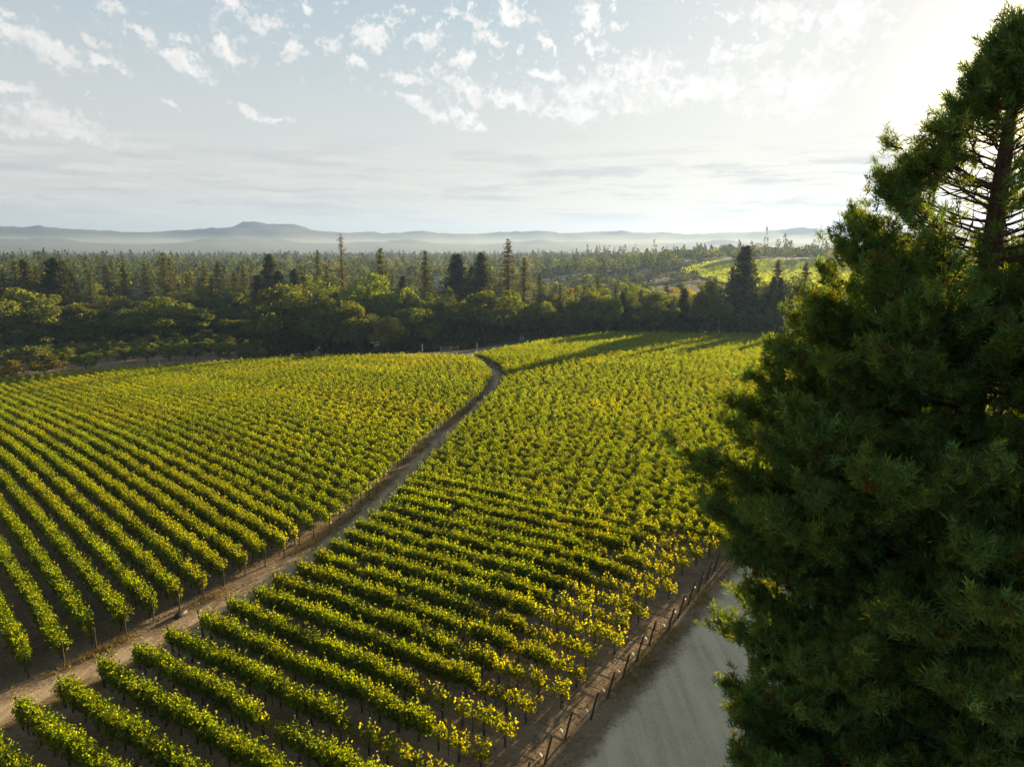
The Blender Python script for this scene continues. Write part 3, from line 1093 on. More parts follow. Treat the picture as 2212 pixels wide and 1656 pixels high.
def build_wood():
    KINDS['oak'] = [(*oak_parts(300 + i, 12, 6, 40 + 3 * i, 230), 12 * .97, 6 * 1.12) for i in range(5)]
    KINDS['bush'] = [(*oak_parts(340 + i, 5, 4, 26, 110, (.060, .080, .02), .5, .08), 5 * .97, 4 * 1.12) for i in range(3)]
    KINDS['fir'] = [(*conifer_parts(360 + i, 26, 4.2, 1.0, 8, 9, bare=.10, ragged=.22), 26, 4.2) for i in range(3)]
    KINDS['redwood'] = [(*conifer_parts(380 + i, 26, 5.0, .6, 12, 11, (.036, .052, .018), .03, .22, .62, .62, .16), 26, 5.0) for i in range(3)]
    KINDS['slender'] = [(*conifer_parts(400 + i, 26, 2.8, 1.15, 7, 8, (.052, .064, .018), .14, .35, .55, .5, .25), 26, 2.8) for i in range(2)]
    KINDS['sparse'] = [(*conifer_parts(420 + i, 26, 4.5, 1.5, 6, 8, (.062, .066, .018), .10, .1, .7, .45, .34), 26, 4.5) for i in range(2)]
    KINDS['orchard'] = [(*orchard_parts(440 + i), 5.4, 3.6) for i in range(4)]
    # the trees one can tell apart, (photo u, photo v of the top, distance, width in px)
    for a in [(735, 506, 300, 84)]:
        plant_px('sparse', *a)
    for u, v, D, wd, m in [(u_, v_, D_, w_ * 1.4, m_) for u_, v_, D_, w_, m_ in [(685, 540, 330, 34, None), (820, 537, 290, 74, None), (918, 541, 300, 62, None), (1132, 556, 310, 56, M_CONB), (1165, 590, 300, 50, None), (1292, 600, 258, 46, None),
                           (1262, 615, 258, 60, None), (1330, 612, 258, 36, None), (1440, 612, 258, 54, None), (1352, 622, 258, 44, None), (1682, 560, 268, 56, None), (1742, 566, 276, 56, M_CONB),
                           (1545, 600, 258, 54, None), (1583, 575, 258, 50, None), (30, 563, 385, 60, None), (76, 575, 380, 56, None), (192, 590, 385, 46, None), (228, 574, 395, 44, M_CONB), (265, 572, 400, 44, None),
                           (312, 568, 400, 44, None), (350, 545, 410, 52, None), (364, 558, 425, 48, None), (440, 573, 400, 52, M_CONB), (470, 564, 420, 50, None), (505, 582, 390, 44, None),
                           (405, 590, 380, 48, M_CONB), (525, 575, 420, 44, None), (650, 577, 365, 50, None), (705, 575, 345, 52, None), (455, 600, 365, 50, None), (150, 580, 390, 46, None), (5, 580, 390, 50, None),
                           (1210, 612, 258, 40, None), (1385, 625, 258, 40, None)]]:
        plant_px('fir', u, v, D, wd, m)
    for u, v, D, wd, m in [(u_, v_, D_, w_ * 1.15, m_) for u_, v_, D_, w_, m_ in [(985, 547, 285, 100, None), (1040, 545, 296, 86, None), (1612, 529, 262, 100, None), (112, 556, 372, 92, None), (580, 548, 385, 76, M_CONB), (600, 585, 350, 76, None), (556, 592, 352, 70, None),
                           (635, 580, 350, 60, None), (50, 560, 400, 60, None), (1020, 575, 305, 60, None), (132, 562, 395, 70, M_CONB), (870, 595, 320, 60, None), (1345, 628, 244, 40, None), (1478, 622, 250, 46, M_CONB)]]:
        plant_px('redwood', u, v, D, wd, m)
    plant_px('slender', 1097, 519, 272, 72)
    for u, v, D, wd, m in [(40, 622, 332, 140, M_PALE), (5, 672, 322, 90, M_CONB), (150, 660, 336, 90, None), (112, 692, 326, 96, None), (215, 690, 322, 116, None), (300, 664, 332, 116, None), (348, 640, 346, 110, None),
                           (400, 663, 323, 126, None), (470, 655, 336, 110, None), (522, 690, 322, 100, None), (562, 645, 342, 96, None), (255, 640, 350, 90, M_CONB), (190, 655, 348, 90, M_GOLD), (420, 618, 372, 100, M_CONB),
                           (612, 620, 236, 140, M_PALE), (690, 650, 232, 120, M_OAK), (742, 648, 228, 110, M_CONB), (775, 668, 224, 96, M_OAK), (836, 686, 216, 70, M_GOLD), (892, 668, 224, 110, M_PALE), (948, 648, 240, 110, None),
                           (1046, 627, 234, 146, None), (1108, 636, 256, 66, M_BRIGHT), (1165, 652, 242, 84, None), (1218, 638, 268, 66, None), (1288, 646, 246, 104, None), (1350, 634, 252, 66, None), (1402, 666, 258, 90, None),
                           (1452, 650, 266, 80, M_BRIGHT), (1502, 640, 282, 90, M_BRIGHT), (1548, 640, 264, 90, None), (1232, 628, 286, 50, M_GOLD), (790, 598, 268, 120, M_BRIGHT), (862, 622, 284, 100, M_BRIGHT), (700, 610, 300, 90, M_BRIGHT),
                           (940, 625, 266, 100, M_OAK), (890, 632, 256, 90, None), (655, 600, 330, 90, M_BRIGHT), (1370, 615, 300, 90, M_BRIGHT), (1480, 625, 310, 70, M_GOLD), (1320, 625, 285, 80, M_PALE), (1190, 622, 310, 70, M_PALE),
                           (820, 640, 250, 80, None), (500, 625, 372, 90, None), (90, 640, 350, 80, None), (1710, 600, 300, 90, M_BRIGHT), (1660, 610, 290, 80, None), (1590, 640, 262, 60, None),
                           (1268, 622, 240, 72, None), (1412, 632, 240, 84, M_PALE), (1534, 612, 242, 72, None), (1316, 640, 240, 60, M_BRIGHT), (992, 655, 236, 80, None), (1130, 668, 238, 60, None), (1245, 668, 243, 60, None), (1325, 672, 246, 60, None)]:
        plant_px('oak', u, v, D, wd * 1.18, m)
    for u, v, D, wd, m in [(1578, 676, 244, 70, None), (1622, 672, 244, 76, None), (1668, 674, 244, 70, None), (1535, 690, 246, 50, None), (1470, 694, 246, 50, None), (1415, 694, 246, 46, None), (1368, 696, 244, 44, M_BRIGHT),
                           (1240, 700, 243, 44, None), (1190, 704, 240, 44, None), (1120, 705, 240, 46, None), (990, 715, 226, 60, None), (945, 722, 226, 56, None), (900, 722, 226, 60, None),
                           (650, 705, 244, 120, None), (590, 715, 240, 90, None), (720, 718, 232, 90, None), (780, 722, 232, 60, None), (860, 725, 226, 50, None),
                           (1060, 702, 236, 70, None), (1015, 712, 232, 50, None), (1290, 700, 244, 50, None), (1730, 672, 246, 70, None), (1085, 700, 243, 60, None), (1150, 696, 246, 60, None), (1210, 694, 246, 60, M_PALE), (1265, 690, 248, 64, None), (1340, 688, 250, 66, None),
                           (1390, 686, 250, 60, None), (1440, 684, 252, 70, None), (1505, 682, 252, 70, None), (1110, 690, 262, 70, None), (1180, 684, 262, 70, None), (1320, 678, 262, 70, None), (1470, 672, 264, 70, None)]:
        plant_px('bush', u, v, D, wd, m)
    # the orchard at the left
    rng = np.random.default_rng(9)
    for u, v, D, wd, m in [(92, 775, 243, 56, M_GOLD), (182, 764, 250, 58, M_BRIGHT), (5, 783, 238, 60, M_GOLD), (60, 745, 262, 74, M_PALE), (132, 756, 258, 52, None)]:
        plant_px('orchard', u, v, D, wd, m)
    k = 0
    for row in range(5):
        for c in range(15):
            u = -40 + c * 43 + (row % 2) * 21 + rng.normal(0, 7)
            D = 260 + row * 13 + rng.normal(0, 1.0) - max(0, u - 200) * .045
            az_, _ = azel(u, 750)
            x, y = D * math.sin(math.radians(az_)), D * math.cos(math.radians(az_))
            if u > 585 - row * 6 or D < 238 or (row < 1 and u < 220):
                continue
            plant('orchard', x, y, rng.uniform(2.9, 4.0), rng.uniform(4.0, 5.4), rng.choice([None, M_PALE, M_PALE, M_BRIGHT]))
            k += 1
    # the rest of the wood behind
    pts = [(o.location.x, o.location.y) for _, _, o, _, _ in TREES]
    tries = 0
    added = 0
    while added < 118 and tries < 6000:
        tries += 1
        r = 225 + 330 * rng.random() ** .8
        a = rng.uniform(-38, 28)
        if r < np.interp(a, [-38, -21, -16, -3, 5, 22, 30], [350, 350, 290, 290, 296, 300, 315]):
            continue
        x, y = r * math.sin(math.radians(a)), r * math.cos(math.radians(a))
        if min((x - px) ** 2 + (y - py) ** 2 for px, py in pts) < (9.0 + .012 * (r - 250)) ** 2:
            continue
        hollow = sstep(3, 8, a) * sstep(330, 400, r)
        if rng.random() < .55 * hollow:
            continue
        if rng.random() < (.28 if a < 4 else .15):
            H = rng.uniform(15, 23) * (1 - .45 * hollow)
            plant('fir' if rng.random() < .7 else 'redwood', x, y, rng.uniform(2.8, 4.2), H, rng.choice([None, None, M_CONB]))
        else:
            plant('oak', x, y, rng.uniform(5, 7.5), rng.uniform(9, 13.5) * (1 - .3 * hollow), rng.choice([None, None, M_PALE, M_BRIGHT, M_CONB]))
        pts.append((x, y))
        added += 1
    # roadside trees beyond the sequoia, mostly hidden by it, that shade the road
    for al, pp, R_, H_, kd in [(272, -66, 5, 22, 'redwood'), (276, -55, 5, 20, 'redwood'), (280, -43, 5, 24, 'redwood'), (278, -32, 6, 17, 'oak'), (288, -20, 5, 24, 'redwood'), (282, -5, 6, 17, 'oak'), (286, -72, 5, 22, 'redwood'), (292, -60, 6, 18, 'oak'), (296, -84, 5, 22, 'redwood'),
                                  (92, -9, 5.5, 17, 'redwood'), (112, -12, 6, 18, 'oak'), (128, -4, 6.0, 22, 'redwood'), (150, -9, 7, 22, 'redwood'), (75, 4, 5.0, 22, 'redwood'), (176, -13, 7, 18, 'oak')]:
        s_, c_ = math.sin(math.radians(34.7)), math.cos(math.radians(34.7))
        x, y = al * s_ + pp * c_, al * c_ - pp * s_
        plant(kd, x, y, R_, H_)
    label_trees()


def label_trees():
    look = {('oak', ''): 'dark green round crowned oak', ('oak', 'pale_oak_leaf'): 'pale grey-green round crowned oak', ('oak', 'golden_leaf'): 'golden lit spreading broadleaf tree',
            ('oak', 'bright_green_leaf'): 'bright green broadleaf tree', ('oak', 'brownish_conifer_needle'): 'brownish olive broadleaf tree', ('oak', 'oak_leaf'): 'deep green spreading oak',
            ('fir', ''): 'dark pointed fir', ('fir', 'brownish_conifer_needle'): 'olive brown pointed fir', ('redwood', ''): 'tall dense dark redwood', ('redwood', 'brownish_conifer_needle'): 'tall dense olive redwood',
            ('slender', ''): 'tall slender conifer with bare lower trunk', ('sparse', ''): 'tall thin-topped conifer rising above the wood', ('orchard', ''): 'low dark orchard tree', ('orchard', 'golden_leaf'): 'low golden orchard tree',
            ('orchard', 'pale_oak_leaf'): 'low pale green orchard tree', ('orchard', 'bright_green_leaf'): 'low bright green orchard tree', ('bush', ''): 'dark rounded bush', ('bush', 'bright_green_leaf'): 'bright rounded bush', ('bush', 'pale_oak_leaf'): 'pale grey-green rounded bush'}
    cat = {'oak': 'tree', 'fir': 'conifer', 'redwood': 'conifer', 'slender': 'conifer', 'sparse': 'conifer', 'orchard': 'fruit tree', 'bush': 'bush'}
    buckets = {}
    for kind, mat, o, sx, sz in TREES:
        r = math.hypot(o.location.x, o.location.y)
        a = math.degrees(math.atan2(o.location.x, o.location.y))
        if kind == 'orchard':
            zone = 'in the orchard left of the vines'
        elif r < 200:
            zone = 'by the gravel road behind the sequoia'
        elif r < (345 if a < -20 else 262):
            zone = 'in the front edge of the wood'
        elif r < (400 if a < -20 else 340):
            zone = 'in the middle of the wood'
        else:
            zone = 'at the back of the wood'
        buckets.setdefault((kind, mat, zone), []).append((a, o))
    for (kind, mat, zone), lst in buckets.items():
        lst.sort(key=lambda q: q[0])
        n = len(lst)
        for i, (a, o) in enumerate(lst):
            base_ = f'{look[(kind, mat)]} {zone}'
            if n > 1:
                base_ += ', leftmost of its kind' if i == 0 else ', rightmost of its kind' if i == n - 1 else f', {ordinal(i + 1)} from the left'
            grp = 'orchard trees left of the vineyard' if kind == 'orchard' else 'bushes at the edge of the wood' if kind == 'bush' else 'trees by the gravel road' if 'gravel' in zone else 'trees of the wood behind the vineyard'
            tag(o, base_, cat[kind], grp)


# ------------------------------------------------------------------ far things
# (photo u, distance, width, depth, turn, label)
HOUSES = [(953, 700, 17, 10, .3, 'pale grey roofed house left of the tall slender conifer'),
          (943, 600, 13, 9, -.3, 'small white house below the pale grey roofed one'),
          (1178, 900, 11, 8, .5, 'small white house high among trees right of the slender conifer'),
          (1187, 640, 10, 8, .1, 'low white house in the hollow right of the slender conifer'),
          (1407, 930, 20, 10, -.2, 'long pale house on the hill top among dark pines'),
          (1431, 850, 10, 8, .2, 'small white house just below the long hill top house'),
          (1228, 690, 17, 10, .2, 'low grey house on the slope in the hollow')]


def house_spot(u, D):
    d = ray(u, 570)
    d = d / np.hypot(d[0], d[1])
    return d[0] * D, d[1] * D


def build_far():
    rng = np.random.default_rng(31)
    # far-off forest that reads as one mass
    N = 6800
    r = 540 + (2900 - 540) * rng.random(N * 2) ** 1.15
    a = rng.uniform(-44, 44, N * 2)
    # clearings: the light green vineyard on the right-hand hill and a few open meadows
    x, y = r * np.sin(np.radians(a)), r * np.cos(np.radians(a))
    vy = (a > 13.6) & (a < 34) & (r > 600 + (18 - np.minimum(a, 18)) * 32) & (r < 865 - (18 - np.minimum(a, 18)) * 10)
    hollow = (a > 1.5) & (a < 17) & (r < 690)
    mead = (pnoise(x, y, 55) > .78) & (r < 1500) & (a < 2)
    keep = ~vy & ~((a > 11.5) & (r < 640) & (rng.random(N * 2) < .97)) & ~(hollow & (rng.random(N * 2) < .0)) & ~(mead & (rng.random(N * 2) < .6))
    for (hu, hD, hw, _, _, _) in HOUSES:
        ha = math.degrees(math.atan2(*house_spot(hu, hD)))
        keep &= ~((np.abs(a - ha) * math.radians(1) * hD < hw * .55 + 2) & (r < hD + 14) & (r > hD - 60))
    x, y, r, a = x[keep][:N], y[keep][:N], r[keep][:N], a[keep][:N]
    n = len(x)
    K = 84
    con = rng.random(n) < .32
    hollow = (a > 1.0) & (a < 18) & (r < 700)
    H = np.where(con, rng.uniform(13, 25, n) * np.where(rng.random(n) < .03, 1.25, 1), rng.uniform(9, 15, n)) * np.where(hollow, .55, 1) * (.72 + .55 * pnoise(x, y, 60))
    R = np.where(con, rng.uniform(3.8, 6.8, n), rng.uniform(5.5, 10.0, n)) * np.where(hollow, .7, 1)
    f = rng.random((n, K))
    ph = rng.uniform(0, 2 * np.pi, (n, K))
    # cone for conifers, dome for the others
    rad = np.where(con[:, None], (1 - f) ** .65, np.sqrt(np.clip(1 - (2 * f - 1) ** 2, 0, 1))) * rng.uniform(.6, 1.05, (n, K))
    zz = np.where(con[:, None], .08 + .92 * f, .25 + .75 * f)
    P = np.stack([x[:, None] + np.cos(ph) * rad * R[:, None], y[:, None] + np.sin(ph) * rad * R[:, None], zt(x, y)[:, None] + zz * H[:, None]], -1)
    size = np.where(con[:, None], 2.2, 2.8) * rng.uniform(.6, 1.2, (n, K)) * (.85 + .15 * (r / 900)[:, None]) * np.where(hollow, .7, 1)[:, None]
    base_ = np.where(con[:, None], np.array([[.055, .074, .020]]), np.array([[.085, .110, .025]])) * np.exp(rng.normal(0, .3, (n, 1)))
    gold = (rng.random(n) < .10) & ~con
    base_[gold] *= np.array([2.2, 1.6, .8])
    cols = base_[:, None, :] * np.exp(rng.normal(0, .2, (n, K, 1)))
    g = Geo()
    leaves(g, P.reshape(-1, 3), size.ravel(), cols.reshape(-1, 3), rng, up=.7)
    tag(obj('far_forest', g.mesh('far_forest', leaf_material('far_leaf', .3, (2.0, 1.8, .5), 0.0, 0.0))), 'hazy forest of conifers and oaks filling the valley behind', 'forest', kind='stuff')
    # the light green vineyard on the hill
    rr = np.arange(600, 880, 1.9)
    P = []
    for q in rr:
        az_ = np.arange(13.6, 34, .055) + rng.normal(0, .01)
        az_ = az_[(q > 600 + (18 - np.minimum(az_, 18)) * 32) & (q < 865 - (18 - np.minimum(az_, 18)) * 10)]
        P.append(np.stack([q * np.sin(np.radians(az_)), q * np.cos(np.radians(az_))], 1))
    P = np.concatenate(P)
    P = P + rng.normal(0, .25, P.shape)
    n = len(P)
    c = np.column_stack([P, zt(P[:, 0], P[:, 1]) + rng.uniform(.5, 1.7, n)])
    g = Geo()
    leaves(g, c, rng.uniform(1.1, 1.7, n), vary((.135, .20, .020), n, rng, .14, .06), rng, up=1.5)
    tag(obj('distant_vineyard', g.mesh('distant_vineyard', M_VINE)), 'light green vineyard on the far hillside at the right', 'vineyard', kind='stuff')

    # mountains: a hazy range, with a lower range before it
    prof = np.array([(-700, 505), (-400, 498), (-200, 494), (0, 490), (60, 490), (85, 487), (130, 494), (200, 496), (260, 500), (300, 504), (340, 500), (375, 498), (400, 497), (430, 495), (460, 491), (482, 498), (505, 490), (525, 479),
                     (545, 478), (575, 483), (600, 485), (630, 483), (650, 487), (690, 502), (720, 504), (770, 502), (800, 501), (830, 504), (870, 502), (910, 499), (960, 504), (1000, 506), (1050, 503), (1110, 500), (1170, 499),
                     (1200, 502), (1230, 505), (1290, 500), (1340, 498), (1380, 503), (1430, 501), (1480, 506), (1560, 503), (1640, 500), (1680, 496), (1730, 490), (1760, 494), (1800, 496), (2000, 500), (2211, 497), (2600, 504), (3200, 508)], float)
    pa = np.array([azel(u, v) for u, v in prof])

    def ridge(name, D, depth, pa_, seed, label, rough):
        rg = np.random.default_rng(seed)
        A = np.linspace(-62, 62, 1300)
        top = CAMZ + np.tan(np.radians(np.interp(A, pa_[:, 0], pa_[:, 1]) + .028 * np.sin(A * 3.1 + 2 * np.sin(A * 1.3)) + .012 * np.sin(A * 8.3 + seed))) * D
        ks = np.linspace(-1, 1, 33)
        g_ = Geo()
        Rr = D + ks[:, None] * depth + 0 * A[None]
        spur = sum(np.sin(A[None] * w_ + rg.uniform(0, 6) + ks[:, None] * rg.uniform(1, 4)) * am for w_, am in ((.5, .30), (1.3, .22), (2.1, .10)))
        h = (1 - np.abs(ks[:, None])) ** 1.05
        top = np.where(np.abs(ks[:, None]) < .02, top[None], np.stack([np.convolve(np.pad(top, 40, 'edge'), np.ones(81) / 81, 'valid')] * len(ks)))
        Z = -8 + (top + 8) * np.clip(h * (1 + spur * (1 - h) * rough), -.1, 1)
        X_, Y_ = Rr * np.sin(np.radians(A)), Rr * np.cos(np.radians(A))
        m_ = len(A)
        i = np.arange(32)[:, None] * m_
        j = np.arange(m_ - 1)[None]
        f_ = np.stack([i + j, i + j + 1, i + m_ + j + 1, i + m_ + j], -1).reshape(-1, 4)
        g_.add(np.stack([X_, Y_, Z], -1), f_, (.06, .07, .04))
        tag(obj(name, g_.mesh(name, plain_material(name + '_cover', (.045, .060, .060), 1.0, (.006, .3))), None), label, None, None, 'structure')
    ridge('mountains', 5600, 1300, pa, 4, 'long blue mountain range on the horizon', .35)
    low = pa.copy()
    low[:, 1] = .18 + .35 * (pa[:, 1] - pa[:, 1].min()) + .18 * np.sin(pa[:, 0] * .5) + .1 * np.sin(pa[:, 0] * 1.3)
    ridge('foothills', 4000, 600, low, 8, 'low hazy foothills before the mountain range', .3)


def small_things():
    # farm houses showing among the far trees
    wallm = plain_material('house_wall', (.62, .60, .56), .8, (1.0, .1))
    roofm = plain_material('house_roof', (.30, .29, .29), .8, (1.0, .2))
    glass = plain_material('house_window', (.03, .035, .04), .2, (1.0, .1))

    def house(u, D, wd, dp, rz, label):
        x, y = house_spot(u, D)
        zg = float(zt(x, y))
        root = thing('farm_house', label, 'house', (x, y, zg), rz, 'houses among the far trees')
        h = 3.0
        wd, dp = wd * .75, dp * .8
        g = Geo()
        g.box((-wd / 2, -dp / 2, -.5), (wd / 2, dp / 2, h), (.6, .6, .6))
        obj('wall', g.mesh('wall', wallm), root)
        g = Geo()
        e = .5
        x0, x1, y0, y1 = -wd / 2 - e, wd / 2 + e, -dp / 2 - e, dp / 2 + e
        V = [(x0, y0, h), (x1, y0, h), (x1, y1, h), (x0, y1, h), (x0, 0, h + dp * .32), (x1, 0, h + dp * .32)]
        g.add(V, [(0, 1, 5, 4), (2, 3, 4, 5), (0, 3, 2, 1)], (.3, .3, .3))
        g.add(V, [(0, 4, 3), (1, 2, 5)], (.3, .3, .3))
        obj('roof', g.mesh('roof', roofm), root)
        for k in range(3):
            g = Geo()
            xx = (k - 1) * wd * .28
            g.box((xx - .7, -dp / 2 - .05, h - 2.3), (xx + .7, -dp / 2 + .02, h - 1.0), (.03, .03, .03))
            obj('window', g.mesh('window', glass), root)
    for q in HOUSES:
        house(*q)

    # wooden rail gate at the top of the path
    x, y = hit(970, 759)
    z = float(zt(x, y))
    root = thing('rail_gate', 'pale wooden rail gate at the far end of the dirt path', 'gate', (x, y, z), .15)
    root.scale = (.75, .75, .7)
    for px in (-3.6, 0.4, 3.8):
        g = Geo()
        g.box((px - .09, -.09, -.3), (px + .09, .09, 2.6), (.4, .35, .3))
        obj('post', g.mesh('post', M_PALEWOOD), root)
    for zz in (.7, 1.4, 2.1):
        g = Geo()
        g.box((-3.5, -.14, zz), (3.7, -.095, zz + .14), (.4, .35, .3))
        obj('rail', g.mesh('rail', M_PALEWOOD), root)

    def stake_(u, v, h, r, label, mat, dd=0):
        x, y = hit(u, v)
        g = Geo()
        g.tube([(0, 0, -.3), (0, 0, h * .6), (0.03, 0, h)], r, (.5, .5, .5), 7)
        o = obj('marker_post', g.mesh('marker_post', mat), None, (x, y, float(zt(x, y))))
        tag(o, label, 'post', 'pale posts at the vineyard edge')
    stake_(345, 800, 2.6, .14, 'pale post standing between the orchard and the vines', M_PALEWOOD)
    stake_(1322, 722, 2.0, .13, 'white post at the far field edge below the round oaks', M_WHITE)
    stake_(1602, 722, 2.2, .13, 'white post at the far field edge left of the big redwood', M_WHITE)
    stake_(1553, 722, 2.0, .13, 'white post at the far field edge near the hedge', M_WHITE)
    stake_(912, 768, 3.4, .13, 'grey post beside the oaks left of the rail gate', M_PALEWOOD)
    stake_(1030, 760, 2.6, .12, 'pale post right of the rail gate', M_PALEWOOD)

    # utility pole before the big redwood
    x, y = hit(1560, 716)
    x, y = x * 1.04, y * 1.04
    x, y = float(ray(1687, 690)[0]), 0
    d = ray(1553, 690)
    d = d / np.hypot(d[0], d[1])
    x, y = d[0] * 272, d[1] * 272
    root = thing('utility_pole', 'pale wooden utility pole left of the big dark redwood', 'utility pole', (x, y, float(zt(x, y))), .4)
    g = Geo()
    g.tube([(0, 0, -.5), (0, 0, 6), (0, 0, 12.5)], [.2, .18, .14], (.4, .35, .3), 8)
    obj('pole', g.mesh('pole', M_PALEWOOD), root)
    for zz, L in ((11.6, 1.3), (10.6, 1.0)):
        g = Geo()
        g.box((-L, -.22, zz), (L, -.145, zz + .16), (.4, .35, .3))
        for q in (-.85, -.45, .45, .85):
            g.tube([(q * L, -.18, zz + .17), (q * L, -.18, zz + .42)], .06, (.6, .6, .6), 6)
        obj('crossarm', g.mesh('crossarm', M_WHITE), root)

    # blue tarpaulin and grey wall under the oaks
    x, y = 3.4, 236.0
    g = Geo()
    rng = np.random.default_rng(2)
    gx, gz = np.meshgrid(np.linspace(-1.1, 1.1, 9), np.linspace(0, 1, 9))
    yy = .5 * np.sin(gz * 2.6) + .12 * np.sin(gx * 5) * gz
    V = np.stack([gx * (1 - .35 * gz), -yy, 2.4 * gz], -1)
    V2 = np.stack([gx * (1 - .35 * gz), 1.2 - gz * 1.1, 2.38 * gz], -1)
    i = np.arange(8)[:, None] * 9
    j = np.arange(8)[None]
    f = np.stack([i + j, i + j + 1, i + 10 + j, i + 9 + j], -1).reshape(-1, 4)
    g.add(V, f, (.1, .2, .4))
    g.add(V2, f, (.1, .2, .4))
    o = obj('tarpaulin', g.mesh('tarpaulin', plain_material('blue_tarp', (.08, .13, .19), .7, (1.5, .25)), True), None, (x, y, float(zt(x, y))))
    tag(o, 'blue tarpaulin hung over a heap under the trees past the path', 'tarpaulin')
    x, y = hit(1043, 741)
    x, y = x * 1.03, y * 1.03
    root = thing('garden_wall', 'low grey wall with a gap under the big round oak', 'wall', (x, y, float(zt(x, y))), .55)
    for lo, hi in ((-6.5, -3.4), (-2.7, 6.0)):
        g = Geo()
        g.box((lo, -.15, -1), (hi, .15, 1.9), (.4, .4, .4))
        g.box((lo - .08, -.22, 1.9), (hi + .08, .22, 2.05), (.4, .4, .4))
        obj('wall_panel', g.mesh('wall_panel', plain_material('grey_wall', (.34, .33, .32), .9, (.8, .2))), root)

    # dark things lying on the path
    for u, v, lab in ((390, 1331, 'black crumpled sack lying beside a post on the dirt path'), (1032, 909, 'dark bundle of prunings lying at the far bend of the path')):
        x, y = hit(u, v)
        rg = np.random.default_rng(int(u))
        g = Geo()
        ph = np.linspace(0, 2 * np.pi, 14, endpoint=False)
        ring = []
        for kz, rr_ in ((0, 1.0), (.12, 1.05), (.24, .75), (.31, .3)):
            ring.append(np.stack([np.cos(ph) * .62 * rr_ * (1 + rg.normal(0, .12, 14)), np.sin(ph) * .32 * rr_ * (1 + rg.normal(0, .12, 14)), np.full(14, kz) + rg.normal(0, .02, 14)], 1))
        V = np.concatenate(ring + [np.array([[0, 0, .33]])])
        f = [(a * 14 + b, a * 14 + (b + 1) % 14, (a + 1) * 14 + (b + 1) % 14, (a + 1) * 14 + b) for a in range(3) for b in range(14)]
        g.add(V, f, (.02, .02, .02))
        g.add(V, [(42 + b, 42 + (b + 1) % 14, 56) for b in range(14)], (.02, .02, .02))
        o = obj('sack', g.mesh('sack', M_HOSE, True), None, (x, y, float(zt(x, y)) + .05), (0, 0, rg.uniform(0, 3)))
        tag(o, lab, 'sack')


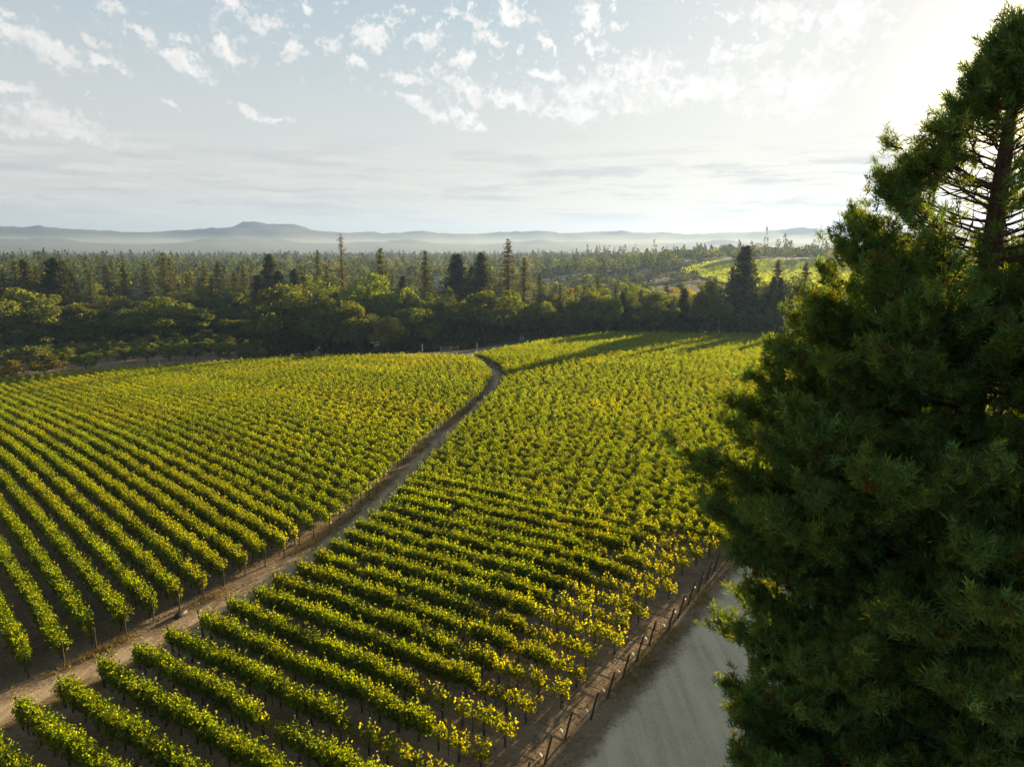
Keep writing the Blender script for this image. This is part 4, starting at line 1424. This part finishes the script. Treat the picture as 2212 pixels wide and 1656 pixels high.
def build_litter():
    rng = np.random.default_rng(55)
    # fallen leaves and prunings on the soil of the near rows
    N = 90000
    r = 28 + 75 * rng.random(N) ** .8
    a = np.radians(rng.uniform(-42, 26, N))
    x, y = r * np.sin(a), r * np.cos(a)
    keep = pnoise(x, y, 4) + pnoise(x, y, 1.3) * .6 + rng.normal(0, .12, N) > .82
    road = np.abs(-(x - 8.0) * ROAD_DIR[1] + (y - 33.3) * ROAD_DIR[0]) < 3.6
    keep &= ~road
    x, y = x[keep], y[keep]
    n = len(x)
    g = Geo()
    c = np.stack([x, y, zt(x, y) + rng.uniform(.06, .12, n)], 1)
    cols = np.where(rng.random((n, 1)) < .5, np.array([[.30, .20, .09]]), np.array([[.13, .085, .05]])) * np.exp(rng.normal(0, .3, (n, 1)))
    leaves(g, c, rng.uniform(.05, .15, n), cols, rng, up=2.5)
    tag(obj('fallen_leaves', g.mesh('fallen_leaves', M_LITTER)), 'dry fallen leaves scattered on the soil between the vine rows', 'leaf litter', kind='stuff')
    # dry grass along the verge of the road and the edges of the path
    P = []
    t = rng.uniform(-12, 70, 5200)
    side = np.where(rng.random(5200) < .75, rng.normal(-4.6, .55, 5200), rng.normal(4.7, .8, 5200))
    P.append(np.stack([8.0 + ROAD_DIR[0] * t + ROAD_DIR[1] * side, 33.3 + ROAD_DIR[1] * t - ROAD_DIR[0] * side], 1))
    for line, sg in ((PATH_L, 1), (PATH_R, -1)):
        L = smooth_line(line, .05)
        q = L[rng.integers(0, int(len(L) * .62), 5000)]
        P.append(q + np.stack([rng.normal(sg * .35, .35, 5000), rng.normal(0, .3, 5000)], 1))
    P = np.concatenate(P)
    P = P[pnoise(P[:, 0], P[:, 1], 2.2) + rng.normal(0, .1, len(P)) > .5]
    n = len(P)
    K = 7
    b = P.repeat(K, 0) + rng.normal(0, .09, (n * K, 2))
    m = n * K
    z = zt(b[:, 0], b[:, 1])
    h = rng.uniform(.10, .34, m)
    lean = rng.normal(0, .45, (m, 2)) * h[:, None]
    wd = unit(rng.normal(size=(m, 2))) * .016
    base = np.column_stack([b, z])
    V = np.stack([base - np.column_stack([wd, 0 * h]), base + np.column_stack([wd, 0 * h]), base + np.column_stack([lean, h])], 1)
    g = Geo()
    g.add(V.reshape(-1, 3), np.arange(m * 3).reshape(-1, 3), vary((.28, .22, .09), m, rng, .3, .1))
    tag(obj('dry_grass', g.mesh('dry_grass', M_LITTER)), 'dry yellow grass along the road verge and path edges', 'grass', kind='stuff')


def build_haze():
    g = Geo()
    g.box((-7000, -60, -30), (7000, 7200, 262), (1, 1, 1))
    m = bpy.data.materials.new('air')
    m.use_nodes = True
    k = NT(m.node_tree)
    k.n.clear()
    v = k.node('ShaderNodeVolumePrincipled')
    v.inputs['Color'].default_value = (.31, .475, .88, 1)
    v.inputs['Density'].default_value = HAZE
    v.inputs['Anisotropy'].default_value = .32
    o = k.node('ShaderNodeOutputMaterial')
    k.l.new(v.outputs[0], o.inputs['Volume'])
    tag(obj('haze', g.mesh('haze', m)), kind='stuff')
    # morning mist lying on the valley floor before the mountains
    g = Geo()
    g.box((-6900, 2300, -25), (6900, 7000, 75), (1, 1, 1))
    m = bpy.data.materials.new('valley_mist')
    m.use_nodes = True
    k = NT(m.node_tree)
    k.n.clear()
    v = k.node('ShaderNodeVolumePrincipled')
    v.inputs['Color'].default_value = (.62, .74, .90, 1)
    v.inputs['Density'].default_value = 1.7e-4
    v.inputs['Anisotropy'].default_value = .2
    o = k.node('ShaderNodeOutputMaterial')
    k.l.new(v.outputs[0], o.inputs['Volume'])
    tag(obj('mist', g.mesh('mist', m)), 'pale mist lying low in the valley before the mountains', 'mist', kind='stuff')


HAZE = 1.15e-4
build_ground()
build_tracks()
build_far()
build_wood()
build_vines()
build_sequoia()
small_things()
build_litter()
if HAZE:
    build_haze()
